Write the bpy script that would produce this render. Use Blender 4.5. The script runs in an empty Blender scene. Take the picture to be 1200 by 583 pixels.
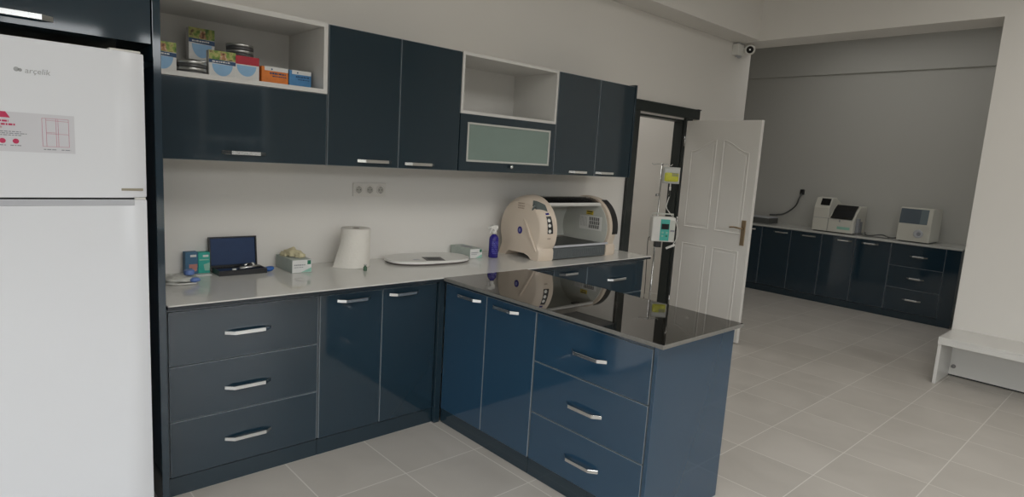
import bpy, bmesh, math, random
from mathutils import Vector, Matrix
random.seed(7)
C = bpy.context.scene.collection
PI = math.pi
YW = 0.09      # back wall plane
ZC = 0.885     # worktop height

# ------------------------------------------------------------------ materials
def nodes(name):
    m = bpy.data.materials.new(name); m.use_nodes = True
    nt = m.node_tree
    return m, nt, nt.nodes['Principled BSDF']
def mat(name, col, rough=0.5, metal=0.0, ior=1.5, coat=0.0, var=0.0, scale=8.0, bump=0.0, trans=0.0, spec=0.5):
    m, nt, b = nodes(name)
    b.inputs['Base Color'].default_value = (*col, 1)
    b.inputs['Roughness'].default_value = rough
    b.inputs['Metallic'].default_value = metal
    b.inputs['IOR'].default_value = ior
    b.inputs['Coat Weight'].default_value = coat
    b.inputs['Coat Roughness'].default_value = 0.02
    b.inputs['Transmission Weight'].default_value = trans
    b.inputs['Specular IOR Level'].default_value = spec
    tc = nt.nodes.new('ShaderNodeTexCoord')
    if var > 0 or bump > 0:
        n = nt.nodes.new('ShaderNodeTexNoise'); n.inputs['Scale'].default_value = scale
        n.inputs['Detail'].default_value = 4
        nt.links.new(tc.outputs['Object'], n.inputs['Vector'])
        if var > 0:
            mx = nt.nodes.new('ShaderNodeMix'); mx.data_type = 'RGBA'
            mx.inputs[6].default_value = (*[c*(1-var) for c in col], 1)
            mx.inputs[7].default_value = (*[min(1, c*(1+var)) for c in col], 1)
            nt.links.new(n.outputs['Fac'], mx.inputs[0]); nt.links.new(mx.outputs[2], b.inputs['Base Color'])
        if bump > 0:
            bp = nt.nodes.new('ShaderNodeBump'); bp.inputs['Strength'].default_value = bump; bp.inputs['Distance'].default_value = 0.01
            nt.links.new(n.outputs['Fac'], bp.inputs['Height']); nt.links.new(bp.outputs['Normal'], b.inputs['Normal'])
    return m
def tile_mat():
    m, nt, b = nodes('floor_tiles')
    tc = nt.nodes.new('ShaderNodeTexCoord'); mp = nt.nodes.new('ShaderNodeMapping')
    nt.links.new(tc.outputs['Object'], mp.inputs['Vector'])
    tx, ty = 0.435, 0.4255
    mp.inputs['Location'].default_value = (-0.525/tx, 2.245/ty, 0); mp.inputs['Scale'].default_value = (1/tx, 1/ty, 1)
    sep = nt.nodes.new('ShaderNodeSeparateXYZ'); nt.links.new(mp.outputs['Vector'], sep.inputs[0])
    def M(op, a, bb=None):
        n = nt.nodes.new('ShaderNodeMath'); n.operation = op
        for i, v in enumerate((a, bb)):
            if v is None: continue
            if isinstance(v, (int, float)): n.inputs[i].default_value = v
            else: nt.links.new(v, n.inputs[i])
        return n.outputs[0]
    def edge(o): return M('ABSOLUTE', M('SUBTRACT', M('FRACT', M('ADD', o, 0.5)), 0.5))
    e = M('MINIMUM', edge(sep.outputs[0]), edge(sep.outputs[1]))
    line = M('LESS_THAN', e, 0.0062)
    cell = nt.nodes.new('ShaderNodeCombineXYZ')
    nt.links.new(M('FLOOR', sep.outputs[0]), cell.inputs[0]); nt.links.new(M('FLOOR', sep.outputs[1]), cell.inputs[1])
    wn = nt.nodes.new('ShaderNodeTexWhiteNoise'); wn.noise_dimensions = '3D'; nt.links.new(cell.outputs[0], wn.inputs['Vector'])
    n1 = nt.nodes.new('ShaderNodeTexNoise'); n1.inputs['Scale'].default_value = 2.2; n1.inputs['Detail'].default_value = 6
    n1.inputs['Distortion'].default_value = 0.6
    off = nt.nodes.new('ShaderNodeVectorMath'); off.operation = 'MULTIPLY_ADD'
    nt.links.new(wn.outputs['Color'], off.inputs[0]); off.inputs[1].default_value = (7, 7, 7); nt.links.new(tc.outputs['Object'], off.inputs[2])
    nt.links.new(off.outputs[0], n1.inputs['Vector'])
    f = M('MULTIPLY_ADD', n1.outputs['Fac'], 0.8); nt.nodes[-1].inputs[2].default_value = 0.0
    f = M('ADD', f, M('MULTIPLY', wn.outputs['Value'], 0.12))
    r = nt.nodes.new('ShaderNodeValToRGB'); nt.links.new(f, r.inputs[0])
    r.color_ramp.elements[0].position = 0.22; r.color_ramp.elements[0].color = (0.43, 0.40, 0.36, 1)
    r.color_ramp.elements[1].position = 0.68; r.color_ramp.elements[1].color = (0.535, 0.50, 0.455, 1)
    mx = nt.nodes.new('ShaderNodeMix'); mx.data_type = 'RGBA'
    nt.links.new(line, mx.inputs[0]); nt.links.new(r.outputs[0], mx.inputs[6]); mx.inputs[7].default_value = (0.68, 0.65, 0.60, 1)
    nt.links.new(mx.outputs[2], b.inputs['Base Color'])
    b.inputs['Roughness'].default_value = 0.38
    bp = nt.nodes.new('ShaderNodeBump'); bp.inputs['Strength'].default_value = 0.25; bp.inputs['Distance'].default_value = 0.003; bp.invert = True
    nt.links.new(line, bp.inputs['Height']); nt.links.new(bp.outputs['Normal'], b.inputs['Normal'])
    return m
def granite_mat():
    m, nt, b = nodes('black_granite')
    tc = nt.nodes.new('ShaderNodeTexCoord')
    n = nt.nodes.new('ShaderNodeTexNoise'); n.inputs['Scale'].default_value = 3.0; n.inputs['Detail'].default_value = 5; n.inputs['Distortion'].default_value = 1.2
    nt.links.new(tc.outputs['Object'], n.inputs['Vector'])
    a = nt.nodes.new('ShaderNodeMath'); a.operation = 'SUBTRACT'; nt.links.new(n.outputs['Fac'], a.inputs[0]); a.inputs[1].default_value = 0.5
    ab = nt.nodes.new('ShaderNodeMath'); ab.operation = 'ABSOLUTE'; nt.links.new(a.outputs[0], ab.inputs[0])
    r = nt.nodes.new('ShaderNodeValToRGB'); nt.links.new(ab.outputs[0], r.inputs[0])
    r.color_ramp.elements[0].position = 0.0; r.color_ramp.elements[0].color = (0.10, 0.09, 0.075, 1)
    r.color_ramp.elements[1].position = 0.006; r.color_ramp.elements[1].color = (0.013, 0.012, 0.010, 1)
    nt.links.new(r.outputs[0], b.inputs['Base Color'])
    b.inputs['Roughness'].default_value = 0.02; b.inputs['IOR'].default_value = 2.0
    return m
def photo_mat(name, cols, scale=30):
    m, nt, b = nodes(name)
    tc = nt.nodes.new('ShaderNodeTexCoord')
    n = nt.nodes.new('ShaderNodeTexNoise'); n.inputs['Scale'].default_value = scale; n.inputs['Detail'].default_value = 2
    nt.links.new(tc.outputs['Object'], n.inputs['Vector'])
    r = nt.nodes.new('ShaderNodeValToRGB'); nt.links.new(n.outputs['Fac'], r.inputs[0])
    el = r.color_ramp.elements
    while len(el) < len(cols): el.new(0.5)
    for i, c in enumerate(cols):
        el[i].position = 0.32 + 0.36*i/(len(cols)-1); el[i].color = (*c, 1)
    nt.links.new(r.outputs[0], b.inputs['Base Color']); b.inputs['Roughness'].default_value = 0.4
    return m
def glass_mat(name, tint, rough=0.0, mixf=0.8, glossr=0.03):
    # thin sheet: mostly straight-through tinted light plus a mirror sheen
    m, nt, b = nodes(name); nt.nodes.remove(b)
    out = nt.nodes['Material Output']
    t = nt.nodes.new('ShaderNodeBsdfTransparent'); t.inputs[0].default_value = (*tint, 1)
    g = nt.nodes.new('ShaderNodeBsdfGlossy'); g.inputs['Roughness'].default_value = glossr; g.inputs[0].default_value = (0.9, 0.9, 0.9, 1)
    fr = nt.nodes.new('ShaderNodeFresnel'); fr.inputs[0].default_value = 1.5
    mx = nt.nodes.new('ShaderNodeMixShader')
    nt.links.new(fr.outputs[0], mx.inputs[0]); nt.links.new(t.outputs[0], mx.inputs[1]); nt.links.new(g.outputs[0], mx.inputs[2])
    nt.links.new(mx.outputs[0], out.inputs[0])
    return m

M = {}
M['wall'] = mat('wall_paint', (0.745, 0.722, 0.68), 0.75, var=0.02, scale=1.5, bump=0.02)
M['wall_grey'] = mat('alcove_paint', (0.49, 0.485, 0.452), 0.7, var=0.02, scale=1.2)
M['ceil'] = mat('ceiling_paint', (0.72, 0.71, 0.68), 0.8, var=0.01)
M['floor'] = tile_mat()
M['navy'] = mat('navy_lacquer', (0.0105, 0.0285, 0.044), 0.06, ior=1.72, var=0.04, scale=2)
M['navy_lit'] = mat('navy_lacquer_lit', (0.018, 0.054, 0.098), 0.06, ior=1.72, var=0.04, scale=2)  # same navy lacquer, with light on the peninsula painted in as brighter blue
M['navy_upper'] = mat('upper_navy_lacquer', (0.0125, 0.0285, 0.040), 0.06, ior=1.55, var=0.04, scale=2)
M['edge_band'] = mat('pale_edge_band', (0.24, 0.275, 0.30), 0.4, var=0.02)
M['plinth'] = mat('navy_plinth', (0.0125, 0.028, 0.040), 0.12, ior=1.65, var=0.05, scale=3)
M['carcass'] = mat('white_melamine', (0.62, 0.61, 0.58), 0.4, var=0.01)
M['reveal'] = mat('grey_carcass_edge', (0.20, 0.22, 0.24), 0.4, var=0.02)
M['chrome'] = mat('brushed_chrome', (0.75, 0.76, 0.76), 0.16, metal=1.0, var=0.03, scale=40)
M['steel'] = mat('steel', (0.55, 0.55, 0.54), 0.25, metal=1.0, var=0.05, scale=30)
M['counter'] = mat('white_quartz', (0.66, 0.65, 0.61), 0.09, ior=1.5, var=0.015, scale=3)
M['edge_dark'] = mat('dark_counter_edge', (0.016, 0.022, 0.028), 0.25, var=0.05)
M['granite'] = granite_mat()
M['granite_edge'] = mat('granite_cut_edge', (0.17, 0.165, 0.15), 0.3, var=0.25, scale=60)
M['fridge'] = mat('white_enamel', (0.74, 0.755, 0.785), 0.22, var=0.01, scale=2)
M['fridge_grey'] = mat('grey_plastic', (0.46, 0.47, 0.50), 0.4, var=0.02)
M['dark'] = mat('dark_gap', (0.012, 0.014, 0.014), 0.5, var=0.05)
M['black'] = mat('black_plastic', (0.012, 0.012, 0.013), 0.35, var=0.05)
M['casing'] = mat('dark_door_casing', (0.018, 0.024, 0.023), 0.35, var=0.06, scale=5)
M['doorw'] = mat('white_door_paint', (0.70, 0.68, 0.64), 0.45, var=0.01)
M['brass'] = mat('aged_brass', (0.33, 0.25, 0.16), 0.3, metal=0.8, var=0.1, scale=20)
M['cream'] = mat('cream_plastic', (0.66, 0.56, 0.455), 0.4, var=0.02, scale=6)
M['cream_light'] = mat('pale_inner_plastic', (0.55, 0.56, 0.51), 0.45, var=0.02, scale=6)
M['grey_tray'] = mat('slate_grey_plastic', (0.105, 0.118, 0.122), 0.4, var=0.05, scale=20)
M['tint'] = glass_mat('tinted_acrylic', (0.66, 0.63, 0.59))
M['clear'] = glass_mat('clear_acrylic', (0.92, 0.93, 0.92))
M['lcd'] = mat('grey_display', (0.115, 0.135, 0.13), 0.12, var=0.05)
M['lcd_blue'] = mat('blue_grey_display', (0.09, 0.115, 0.14), 0.15, var=0.08)
M['screen'] = mat('black_screen', (0.010, 0.010, 0.010), 0.3, var=0.05, spec=0.25)
M['violet'] = mat('violet_blue_plastic', (0.022, 0.015, 0.20), 0.2, var=0.05)
M['violet_label'] = mat('violet_label_print', (0.10, 0.10, 0.42), 0.4, var=0.1, scale=50)
M['white'] = mat('white_plastic', (0.72, 0.71, 0.67), 0.4, var=0.01)
M['white_card'] = mat('white_card', (0.70, 0.70, 0.68), 0.55, var=0.02)
M['paper'] = mat('tissue_paper', (0.74, 0.71, 0.65), 0.9, var=0.03, scale=60, bump=0.3)
M['yellow'] = mat('yellow_sticker', (0.62, 0.47, 0.03), 0.4, var=0.1, scale=30)
M['fluid'] = mat('yellow_fluid', (0.58, 0.58, 0.05), 0.25, var=0.15, scale=40)
M['teal'] = mat('teal_plastic', (0.06, 0.42, 0.35), 0.35, var=0.05)
M['teal_card'] = mat('teal_card', (0.03, 0.38, 0.31), 0.5, var=0.12, scale=40)
M['blue_card'] = mat('slate_blue_card', (0.05, 0.14, 0.24), 0.5, var=0.15, scale=30)
M['pink'] = mat('salmon_print', (0.50, 0.22, 0.18), 0.5, var=0.1)
M['blue_foam'] = mat('blue_foam', (0.011, 0.036, 0.105), 0.6, var=0.15, scale=25)
M['blue'] = mat('blue_plastic', (0.03, 0.12, 0.40), 0.35, var=0.1)
M['periwinkle'] = mat('periwinkle_plastic', (0.14, 0.23, 0.52), 0.35, var=0.1)
M['latex'] = mat('latex_gloves', (0.62, 0.56, 0.36), 0.6, var=0.1, scale=25)
M['glovebox'] = mat('pale_green_card', (0.40, 0.45, 0.41), 0.5, var=0.1, scale=20)
M['green'] = mat('dark_green_print', (0.01, 0.16, 0.09), 0.5, var=0.05)
M['mint'] = mat('mint_print', (0.28, 0.52, 0.42), 0.5, var=0.1)
M['grey_print'] = mat('grey_print', (0.25, 0.26, 0.28), 0.6, var=0.05)
M['pale_sticker'] = mat('pale_grey_sticker', (0.60, 0.60, 0.63), 0.4, var=0.03, scale=6)
M['crimson'] = mat('crimson_print', (0.50, 0.02, 0.09), 0.45, var=0.05)
M['silver_print'] = mat('silver_badge', (0.36, 0.37, 0.37), 0.35, metal=0.4, var=0.05)
M['gold_print'] = mat('khaki_badge', (0.30, 0.27, 0.20), 0.35, var=0.1)
M['leaf_photo'] = photo_mat('garden_photo_print', [(0.03, 0.09, 0.015), (0.16, 0.26, 0.03), (0.42, 0.40, 0.12), (0.10, 0.05, 0.02)], 32)
M['dog_fur'] = photo_mat('animal_photo_print', [(0.10, 0.03, 0.01), (0.42, 0.20, 0.08), (0.70, 0.60, 0.45)], 60)
M['navy_print'] = mat('navy_print', (0.008, 0.05, 0.14), 0.45, var=0.05)
M['sky_print'] = mat('light_blue_print', (0.26, 0.46, 0.68), 0.45, var=0.1, scale=30)
M['red_card'] = mat('red_card', (0.40, 0.012, 0.03), 0.5, var=0.08, scale=20)
M['orange_card'] = mat('orange_card', (0.72, 0.20, 0.025), 0.5, var=0.3, scale=28)
M['azure_card'] = mat('azure_card', (0.07, 0.24, 0.48), 0.5, var=0.3, scale=28)
M['tin'] = mat('tin_metal', (0.52, 0.52, 0.50), 0.28, metal=0.9, var=0.05, scale=30)
M['tin_dark'] = mat('tin_band', (0.10, 0.10, 0.10), 0.4, metal=0.3, var=0.2, scale=20)
M['frost'] = mat('frosted_glass', (0.20, 0.265, 0.235), 0.22, var=0.12, scale=3.5)
M['alu'] = mat('aluminium_frame', (0.62, 0.63, 0.60), 0.3, metal=0.5, var=0.03)
M['bench'] = mat('white_bench_board', (0.66, 0.65, 0.62), 0.3, var=0.01)
M['analyser'] = mat('ivory_instrument_shell', (0.60, 0.585, 0.52), 0.4, var=0.02)
M['rubber'] = mat('grey_cable_rubber', (0.09, 0.095, 0.09), 0.5, var=0.05)
M['socket'] = mat('socket_white', (0.72, 0.69, 0.64), 0.35, var=0.01)
M['socket_in'] = mat('socket_recess', (0.42, 0.40, 0.36), 0.45, var=0.02)
M['counter_far'] = mat('far_worktop', (0.55, 0.55, 0.52), 0.15, var=0.02)
M['render'] = mat('outside_render', (0.045, 0.038, 0.033), 0.9, var=0.2, scale=2)

# ------------------------------------------------------------------ geometry helpers
class B:
    """collects shapes and becomes one mesh"""
    def __init__(s): s.bm = bmesh.new()
    def box(s, x0, x1, y0, y1, z0, z1, bev=0.0, seg=1, mi=0):
        r = bmesh.ops.create_cube(s.bm, size=1.0)
        vs = r['verts']
        for v in vs:
            v.co = Vector((x0 if v.co.x < 0 else x1, y0 if v.co.y < 0 else y1, z0 if v.co.z < 0 else z1))
        fs = {f for v in vs for f in v.link_faces}
        for f in fs: f.material_index = mi
        if bev > 0:
            es = list({e for v in vs for e in v.link_edges})
            bmesh.ops.bevel(s.bm, geom=es, offset=bev, segments=seg, profile=0.5, affect='EDGES')
        return s
    def prism(s, pts, axis, a, b, bev=0.0, mi=0, seg=1):
        """closed 2-D outline extruded along axis ('x': pts are (y,z); 'y': (x,z); 'z': (x,y))"""
        def P(p, t):
            return {'x': (t, p[0], p[1]), 'y': (p[0], t, p[1]), 'z': (p[0], p[1], t)}[axis]
        v0 = [s.bm.verts.new(P(p, a)) for p in pts]; v1 = [s.bm.verts.new(P(p, b)) for p in pts]
        n = len(pts); fs = [s.bm.faces.new(v0), s.bm.faces.new(v1[::-1])]
        for i in range(n):
            fs.append(s.bm.faces.new((v0[i], v1[i], v1[(i+1) % n], v0[(i+1) % n])))
        for f in fs: f.material_index = mi
        if bev > 0:
            es = list(set(fs[0].edges) | set(fs[1].edges))
            bmesh.ops.bevel(s.bm, geom=es, offset=bev, segments=seg, profile=0.5, affect='EDGES')
        return s
    def lathe(s, prof, c=(0, 0, 0), axis='z', n=32, mi=0):
        """profile of (r, h) turned round an axis through c"""
        rings = []
        for r, h in prof:
            ring = []
            for k in range(n):
                a = 2*PI*k/n
                p = {'z': (r*math.cos(a), r*math.sin(a), h), 'y': (r*math.cos(a), h, r*math.sin(a)), 'x': (h, r*math.cos(a), r*math.sin(a))}[axis]
                ring.append(s.bm.verts.new(Vector(c)+Vector(p)))
            rings.append(ring)
        for A, Bq in zip(rings, rings[1:]):
            for k in range(n):
                f = s.bm.faces.new((A[k], A[(k+1) % n], Bq[(k+1) % n], Bq[k])); f.material_index = mi; f.smooth = True
        for ring in (rings[0], rings[-1]):
            f = s.bm.faces.new(ring); f.material_index = mi
        return s
    def tube(s, pts, r, n=10, mi=0):
        pts = [Vector(p) for p in pts]; rings = []
        for i, p in enumerate(pts):
            t = (pts[min(i+1, len(pts)-1)] - pts[max(i-1, 0)]).normalized()
            u = t.cross(Vector((0, 0, 1)))
            if u.length < 0.05: u = t.cross(Vector((0, 1, 0)))
            u.normalize(); w = t.cross(u)
            rr = r[i] if isinstance(r, (list, tuple)) else r
            rings.append([s.bm.verts.new(p + (u*math.cos(2*PI*k/n) + w*math.sin(2*PI*k/n))*rr) for k in range(n)])
        for A, Bq in zip(rings, rings[1:]):
            for k in range(n):
                f = s.bm.faces.new((A[k], A[(k+1) % n], Bq[(k+1) % n], Bq[k])); f.smooth = True; f.material_index = mi
        for ring in (rings[0], rings[-1]): s.bm.faces.new(ring).material_index = mi
        return s
    def quad(s, ps, mi=0):
        s.bm.faces.new([s.bm.verts.new(p) for p in ps]).material_index = mi
        return s
    def xf(s, m):
        bmesh.ops.transform(s.bm, matrix=m, verts=s.bm.verts); return s
    def blob(s, c, rad, jit=0.2, sub=2, mi=0, seed=0):
        rnd = random.Random(seed)
        r = bmesh.ops.create_icosphere(s.bm, subdivisions=sub, radius=1.0)
        ph = [rnd.uniform(0, 6.28) for _ in range(6)]
        for v in r['verts']:
            d = v.co.copy()
            k = 1 + jit*(math.sin(5*d.x+ph[0])*math.cos(6*d.y+ph[1]) + 0.6*math.sin(9*d.z+ph[2]+4*d.x))
            v.co = Vector((c[0]+d.x*rad[0]*k, c[1]+d.y*rad[1]*k, c[2]+d.z*rad[2]*k))
        for v in r['verts']:
            for f in v.link_faces: f.smooth = True; f.material_index = mi
        return s

def spline(pts, n=8):
    """Catmull-Rom through pts"""
    P = [Vector(p) for p in pts]; P = [2*P[0]-P[1]] + P + [2*P[-1]-P[-2]]
    out = []
    for i in range(1, len(P)-2):
        for k in range(n):
            t = k/n
            out.append(0.5*((2*P[i]) + (P[i+1]-P[i-1])*t + (2*P[i-1]-5*P[i]+4*P[i+1]-P[i+2])*t*t + (3*P[i]-P[i-1]-3*P[i+1]+P[i+2])*t**3))
    out.append(P[-2]); return out

def wpos(o):
    v = Vector((0, 0, 0))
    while o is not None:
        v += o.location; o = o.parent
    return v
def obj(name, b, m, parent=None, world=True, smooth=None):
    """links the shapes of b as ONE mesh object; world=True: b is in world coordinates"""
    bmesh.ops.recalc_face_normals(b.bm, faces=b.bm.faces)
    me = bpy.data.meshes.new(name); b.bm.to_mesh(me); b.bm.free()
    for x in (m if isinstance(m, (list, tuple)) else [m]): me.materials.append(x)
    o = bpy.data.objects.new(name, me); C.objects.link(o)
    if parent is not None:
        o.parent = parent
        if world: me.transform(Matrix.Translation(-wpos(parent)))
    if smooth:
        for p in me.polygons: p.use_smooth = True
        me.set_sharp_from_angle(angle=math.radians(smooth))
    return o
def tag(o, label, cat, group=None):
    o['label'] = label; o['category'] = cat
    if group: o['group'] = group
    return o
def thing(name, label, cat, loc=(0, 0, 0), rz=0.0, group=None):
    o = bpy.data.objects.new(name, None); C.objects.link(o); o.empty_display_size = 0.05
    o.location = loc; o.rotation_euler = (0, 0, rz)
    return tag(o, label, cat, group)
def struct(name, b, m, parent=None):
    o = obj(name, b, m, parent)
    if parent is None: o['kind'] = 'structure'
    return o
def text_mesh(s, size, to_world, b=None, depth=0.0006, shear=0.0):
    """lettering laid in the local x-z plane by to_world (matrix), returned as a B"""
    cu = bpy.data.curves.new('lettering', 'FONT'); cu.body = s; cu.size = size; cu.extrude = depth; cu.shear = shear
    cu.resolution_u = 3
    o = bpy.data.objects.new('lettering', cu); C.objects.link(o)
    bpy.context.view_layer.update()
    me = bpy.data.meshes.new_from_object(o.evaluated_get(bpy.context.evaluated_depsgraph_get()))
    bpy.data.objects.remove(o); bpy.data.curves.remove(cu)
    b = b or B()
    me.transform(to_world)
    b.bm.from_mesh(me); bpy.data.meshes.remove(me)
    return b
def on_front(x, y, z):      # lettering on a face that looks towards -y
    return Matrix.Translation((x, y, z)) @ Matrix.Rotation(PI/2, 4, 'X')
def on_left(x, y, z):       # lettering on a face that looks towards -x (text runs towards -y)
    return Matrix.Translation((x, y, z)) @ Matrix.Rotation(-PI/2, 4, 'Z') @ Matrix.Rotation(PI/2, 4, 'X')

# ------------------------------------------------------------------ the setting
struct('floor', B().box(-4.2, 8.4, -7.2, 3.2, -0.1, 0.0), M['floor'])
struct('ceiling', B().box(-4.2, 8.4, -7.2, 3.2, 3.4, 3.5), M['ceil'])
DX0, DX1, DZ = 3.99, 4.77, 2.06          # doorway
b = B().box(-4.0, DX0, YW, YW+0.1, 0, 3.4).box(DX1, 5.95, YW, YW+0.1, 0, 3.4).box(DX0, DX1, YW, YW+0.1, DZ, 3.4)
struct('wall_back', b, M['wall'])
b = B().box(5.58, 5.95, -7.0, -2.19, 0, 3.4).box(5.58, 5.95, -2.19, YW-0.001, 2.925, 3.4)
struct('wall_right', b, M['wall'])
struct('trim_1', B().box(-4.0, 5.579, -0.18, YW-0.001, 2.93, 3.399), M['wall'])              # boxed beam along the back wall
struct('wall_alcove', B().box(8.12, 8.3, -4.1, 2.7, 0, 3.4), M['wall_grey'])
struct('trim_2', B().box(8.09, 8.119, -4.0, 2.5, 2.94, 3.399), M['wall_grey'])             # shallow beam on the alcove wall
struct('wall_alcove_left', B().box(5.95, 8.3, 2.5, 2.7, 0, 3.4), M['wall_grey'])
struct('wall_alcove_right', B().box(5.951, 6.4, -4.1, -4.0, 0, 3.4).box(7.4, 8.119, -4.1, -4.0, 0, 3.4).box(6.4, 7.4, -4.1, -4.0, 0, 0.9).box(6.4, 7.4, -4.1, -4.0, 2.5, 3.4), M['wall_grey'])
fr = struct('window_9', B().box(6.401, 6.45, -4.08, -4.02, 0.901, 2.499).box(7.35, 7.399, -4.08, -4.02, 0.901, 2.499).box(6.45, 7.35, -4.08, -4.02, 0.901, 0.95).box(6.45, 7.35, -4.08, -4.02, 2.45, 2.499), M['white'])
struct('window_pane', B().quad([(6.45, -4.05, 0.95), (7.35, -4.05, 0.95), (7.35, -4.05, 2.45), (6.45, -4.05, 2.45)]), M['clear'], fr)
L = bpy.data.lights.new('window_portal', 'AREA'); L.shape = 'RECTANGLE'; L.size = 1.0; L.size_y = 1.6; L.cycles.is_portal = True
lo = bpy.data.objects.new('window_portal', L); C.objects.link(lo); lo.location = (6.9, -4.11, 1.7); lo.rotation_euler = (PI/2, 0, 0)
struct('wall_hallway_right', B().box(5.55, 5.949, YW+0.101, 3.0, 0, 3.4), M['wall'])
struct('wall_hallway_left', B().box(2.5, 2.6, YW+0.101, 3.0, 0, 3.4), M['wall'])
struct('wall_hallway_back', B().box(2.5, 5.949, 3.0, 3.1, 0, 3.4), M['wall'])
struct('baseboard_hallway', B().box(5.535, 5.549, YW+0.105, 2.99, 0.0, 0.085, 0.003), M['white'])
# left wall with three tall windows, rear wall with a wide shop window and a glass door opening
def wall_openings(axis, pos, th, a0, a1, opens, name):
    b = B(); cuts = sorted(opens); z1 = 3.4
    def bx(u0, u1, z0, zz):
        if axis == 'x': b.box(pos-th, pos, u0, u1, z0, zz)
        else: b.box(u0, u1, pos-th, pos, z0, zz)
    cur = a0
    for u0, u1, z0, zt in cuts:
        bx(cur, u0, 0, z1); bx(u0, u1, zt, z1)
        if z0 > 0: bx(u0, u1, 0, z0)
        cur = u1
    bx(cur, a1, 0, z1)
    struct(name, b, M['wall'])
LEFT_W = [(-6.4, -4.75, 0.5, 2.9), (-4.45, -2.8, 0.5, 2.9), (-2.5, -1.1, 0.5, 2.9)]
REAR_W = [(-3.6, -1.5, 0.3, 2.9), (-1.2, 0.9, 0.3, 2.9), (1.2, 3.1, 0.3, 2.9)]
wall_openings('x', -4.0, 0.2, -7.0, YW+0.1, LEFT_W, 'wall_left')
wall_openings('y', -7.0, 0.2, -4.2, 5.95, REAR_W, 'wall_rear')
k = 0
for ax, lst in (('x', LEFT_W), ('y', REAR_W)):
    for u0, u1, z0, z1 in lst:
        k += 1; f = 0.06
        def bar(b, a0, a1, c0, c1):
            return b.box(-4.14, -4.06, a0, a1, c0, c1) if ax == 'x' else b.box(a0, a1, -7.14, -7.06, c0, c1)
        b = B()
        bar(b, u0, u0+f, z0, z1); bar(b, u1-f, u1, z0, z1); bar(b, u0+f, u1-f, z0, z0+f); bar(b, u0+f, u1-f, z1-f, z1)
        um = (u0+u1)/2; bar(b, um-f/2, um+f/2, z0+f, z1-f)
        fr = struct('window_%d' % k, b, M['white'])
        g = B()
        for p0, p1 in ((u0+f, um-f/2), (um+f/2, u1-f)):
            if ax == 'x': g.quad([(-4.1, p0, z0+f), (-4.1, p1, z0+f), (-4.1, p1, z1-f), (-4.1, p0, z1-f)])
            else: g.quad([(p0, -7.1, z0+f), (p1, -7.1, z0+f), (p1, -7.1, z1-f), (p0, -7.1, z1-f)])
        struct('window_pane', g, M['clear'], fr)
        L = bpy.data.lights.new('window_portal', 'AREA'); L.shape = 'RECTANGLE'; L.size = (u1-u0); L.size_y = (z1-z0)
        L.cycles.is_portal = True
        lo = bpy.data.objects.new('window_portal', L); C.objects.link(lo)
        if ax == 'x': lo.location = (-4.21, um, (z0+z1)/2); lo.rotation_euler = (PI/2, 0, -PI/2)
        else: lo.location = (um, -7.21, (z0+z1)/2); lo.rotation_euler = (PI/2, 0, 0)

# doorway: dark casing and the open white panelled leaf
door = bpy.data.objects.new('door_1', None); C.objects.link(door); door.location = (DX1, YW, 0); door['kind'] = 'structure'
b = B()
b.box(3.90, DX0+0.012, 0.055, YW-0.001, 0, 2.078, 0.003)
b.box(DX1-0.012, 4.87, 0.055, YW-0.001, 0, 2.078, 0.003)
b.box(3.84, 4.985, 0.05, YW-0.001, 2.078, 2.168, 0.003)
b.box(3.83, 3.86, 0.045, YW-0.001, 2.168, 2.178).box(4.945, 4.995, 0.045, YW-0.001, 2.168, 2.178).box(3.86, 4.945, 0.047, YW-0.001, 2.168, 2.173)
obj('casing', b, M['casing'], door)
b = B().box(DX0+0.0005, DX0+0.02, YW, YW+0.1, 0, DZ-0.001).box(DX1-0.02, DX1-0.0005, YW, YW+0.1, 0, DZ-0.001).box(DX0+0.02, DX1-0.02, YW, YW+0.1, DZ-0.02, DZ-0.001)
obj('jamb', b, M['casing'], door)
LW, LT, LH = 0.80, 0.04, 2.05
# leaf built in the plane u (along the leaf) / z, facing -x; then swung about the hinge
def leaf_pt(u, d, z):      # u from the hinge, d depth from the visible face
    return (4.755 + d, 0.045 - u, z)
lb = B().box(4.755, 4.755+LT, 0.045-LW, 0.045, 0.01, LH, 0.002)
# raised mouldings round four panels
def panel_outline(u0, u1, z0, z1, arch=0):
    pts = [(u0, z0), (u1, z0)]
    if arch == 0: pts += [(u1, z1), (u0, z1)]
    else:
        n = 12; top = []
        for i in range(n+1):
            t = i/n; s_ = t*t*(3-2*t)
            h = z1 - 0.11*(1-s_) if arch > 0 else z1 - 0.11*s_
            top.append((u0+(u1-u0)*t, h))
        pts += top[::-1]
    return pts
def ring(b, pts, w, d):
    n = len(pts)
    cx = sum(p[0] for p in pts)/n; cz = sum(p[1] for p in pts)/n
    def inset(k):
        out = []
        for i in range(n):
            p0, p1, p2 = Vector(pts[i-1]), Vector(pts[i]), Vector(pts[(i+1) % n])
            e1 = (p1-p0).normalized(); e2 = (p2-p1).normalized()
            n1 = Vector((-e1.y, e1.x)); n2 = Vector((-e2.y, e2.x))
            m_ = (n1+n2); m_ = m_ / max(0.35, m_.dot(n1))
            out.append(p1 + m_*k)
        return out
    prof = [(0, 0.0), (w*0.25, -d), (w*0.6, -d*0.3), (w*0.8, 0.004), (w*1.6, 0.004), (w*2.2, -d*0.4)]
    loops = [[b.bm.verts.new(leaf_pt(q[0], dd, q[1])) for q in inset(k_)] for k_, dd in prof]
    for A, D in zip(loops, loops[1:]):
        for i in range(n):
            b.bm.faces.new((A[i], A[(i+1) % n], D[(i+1) % n], D[i]))
    b.bm.faces.new(loops[-1])
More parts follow.
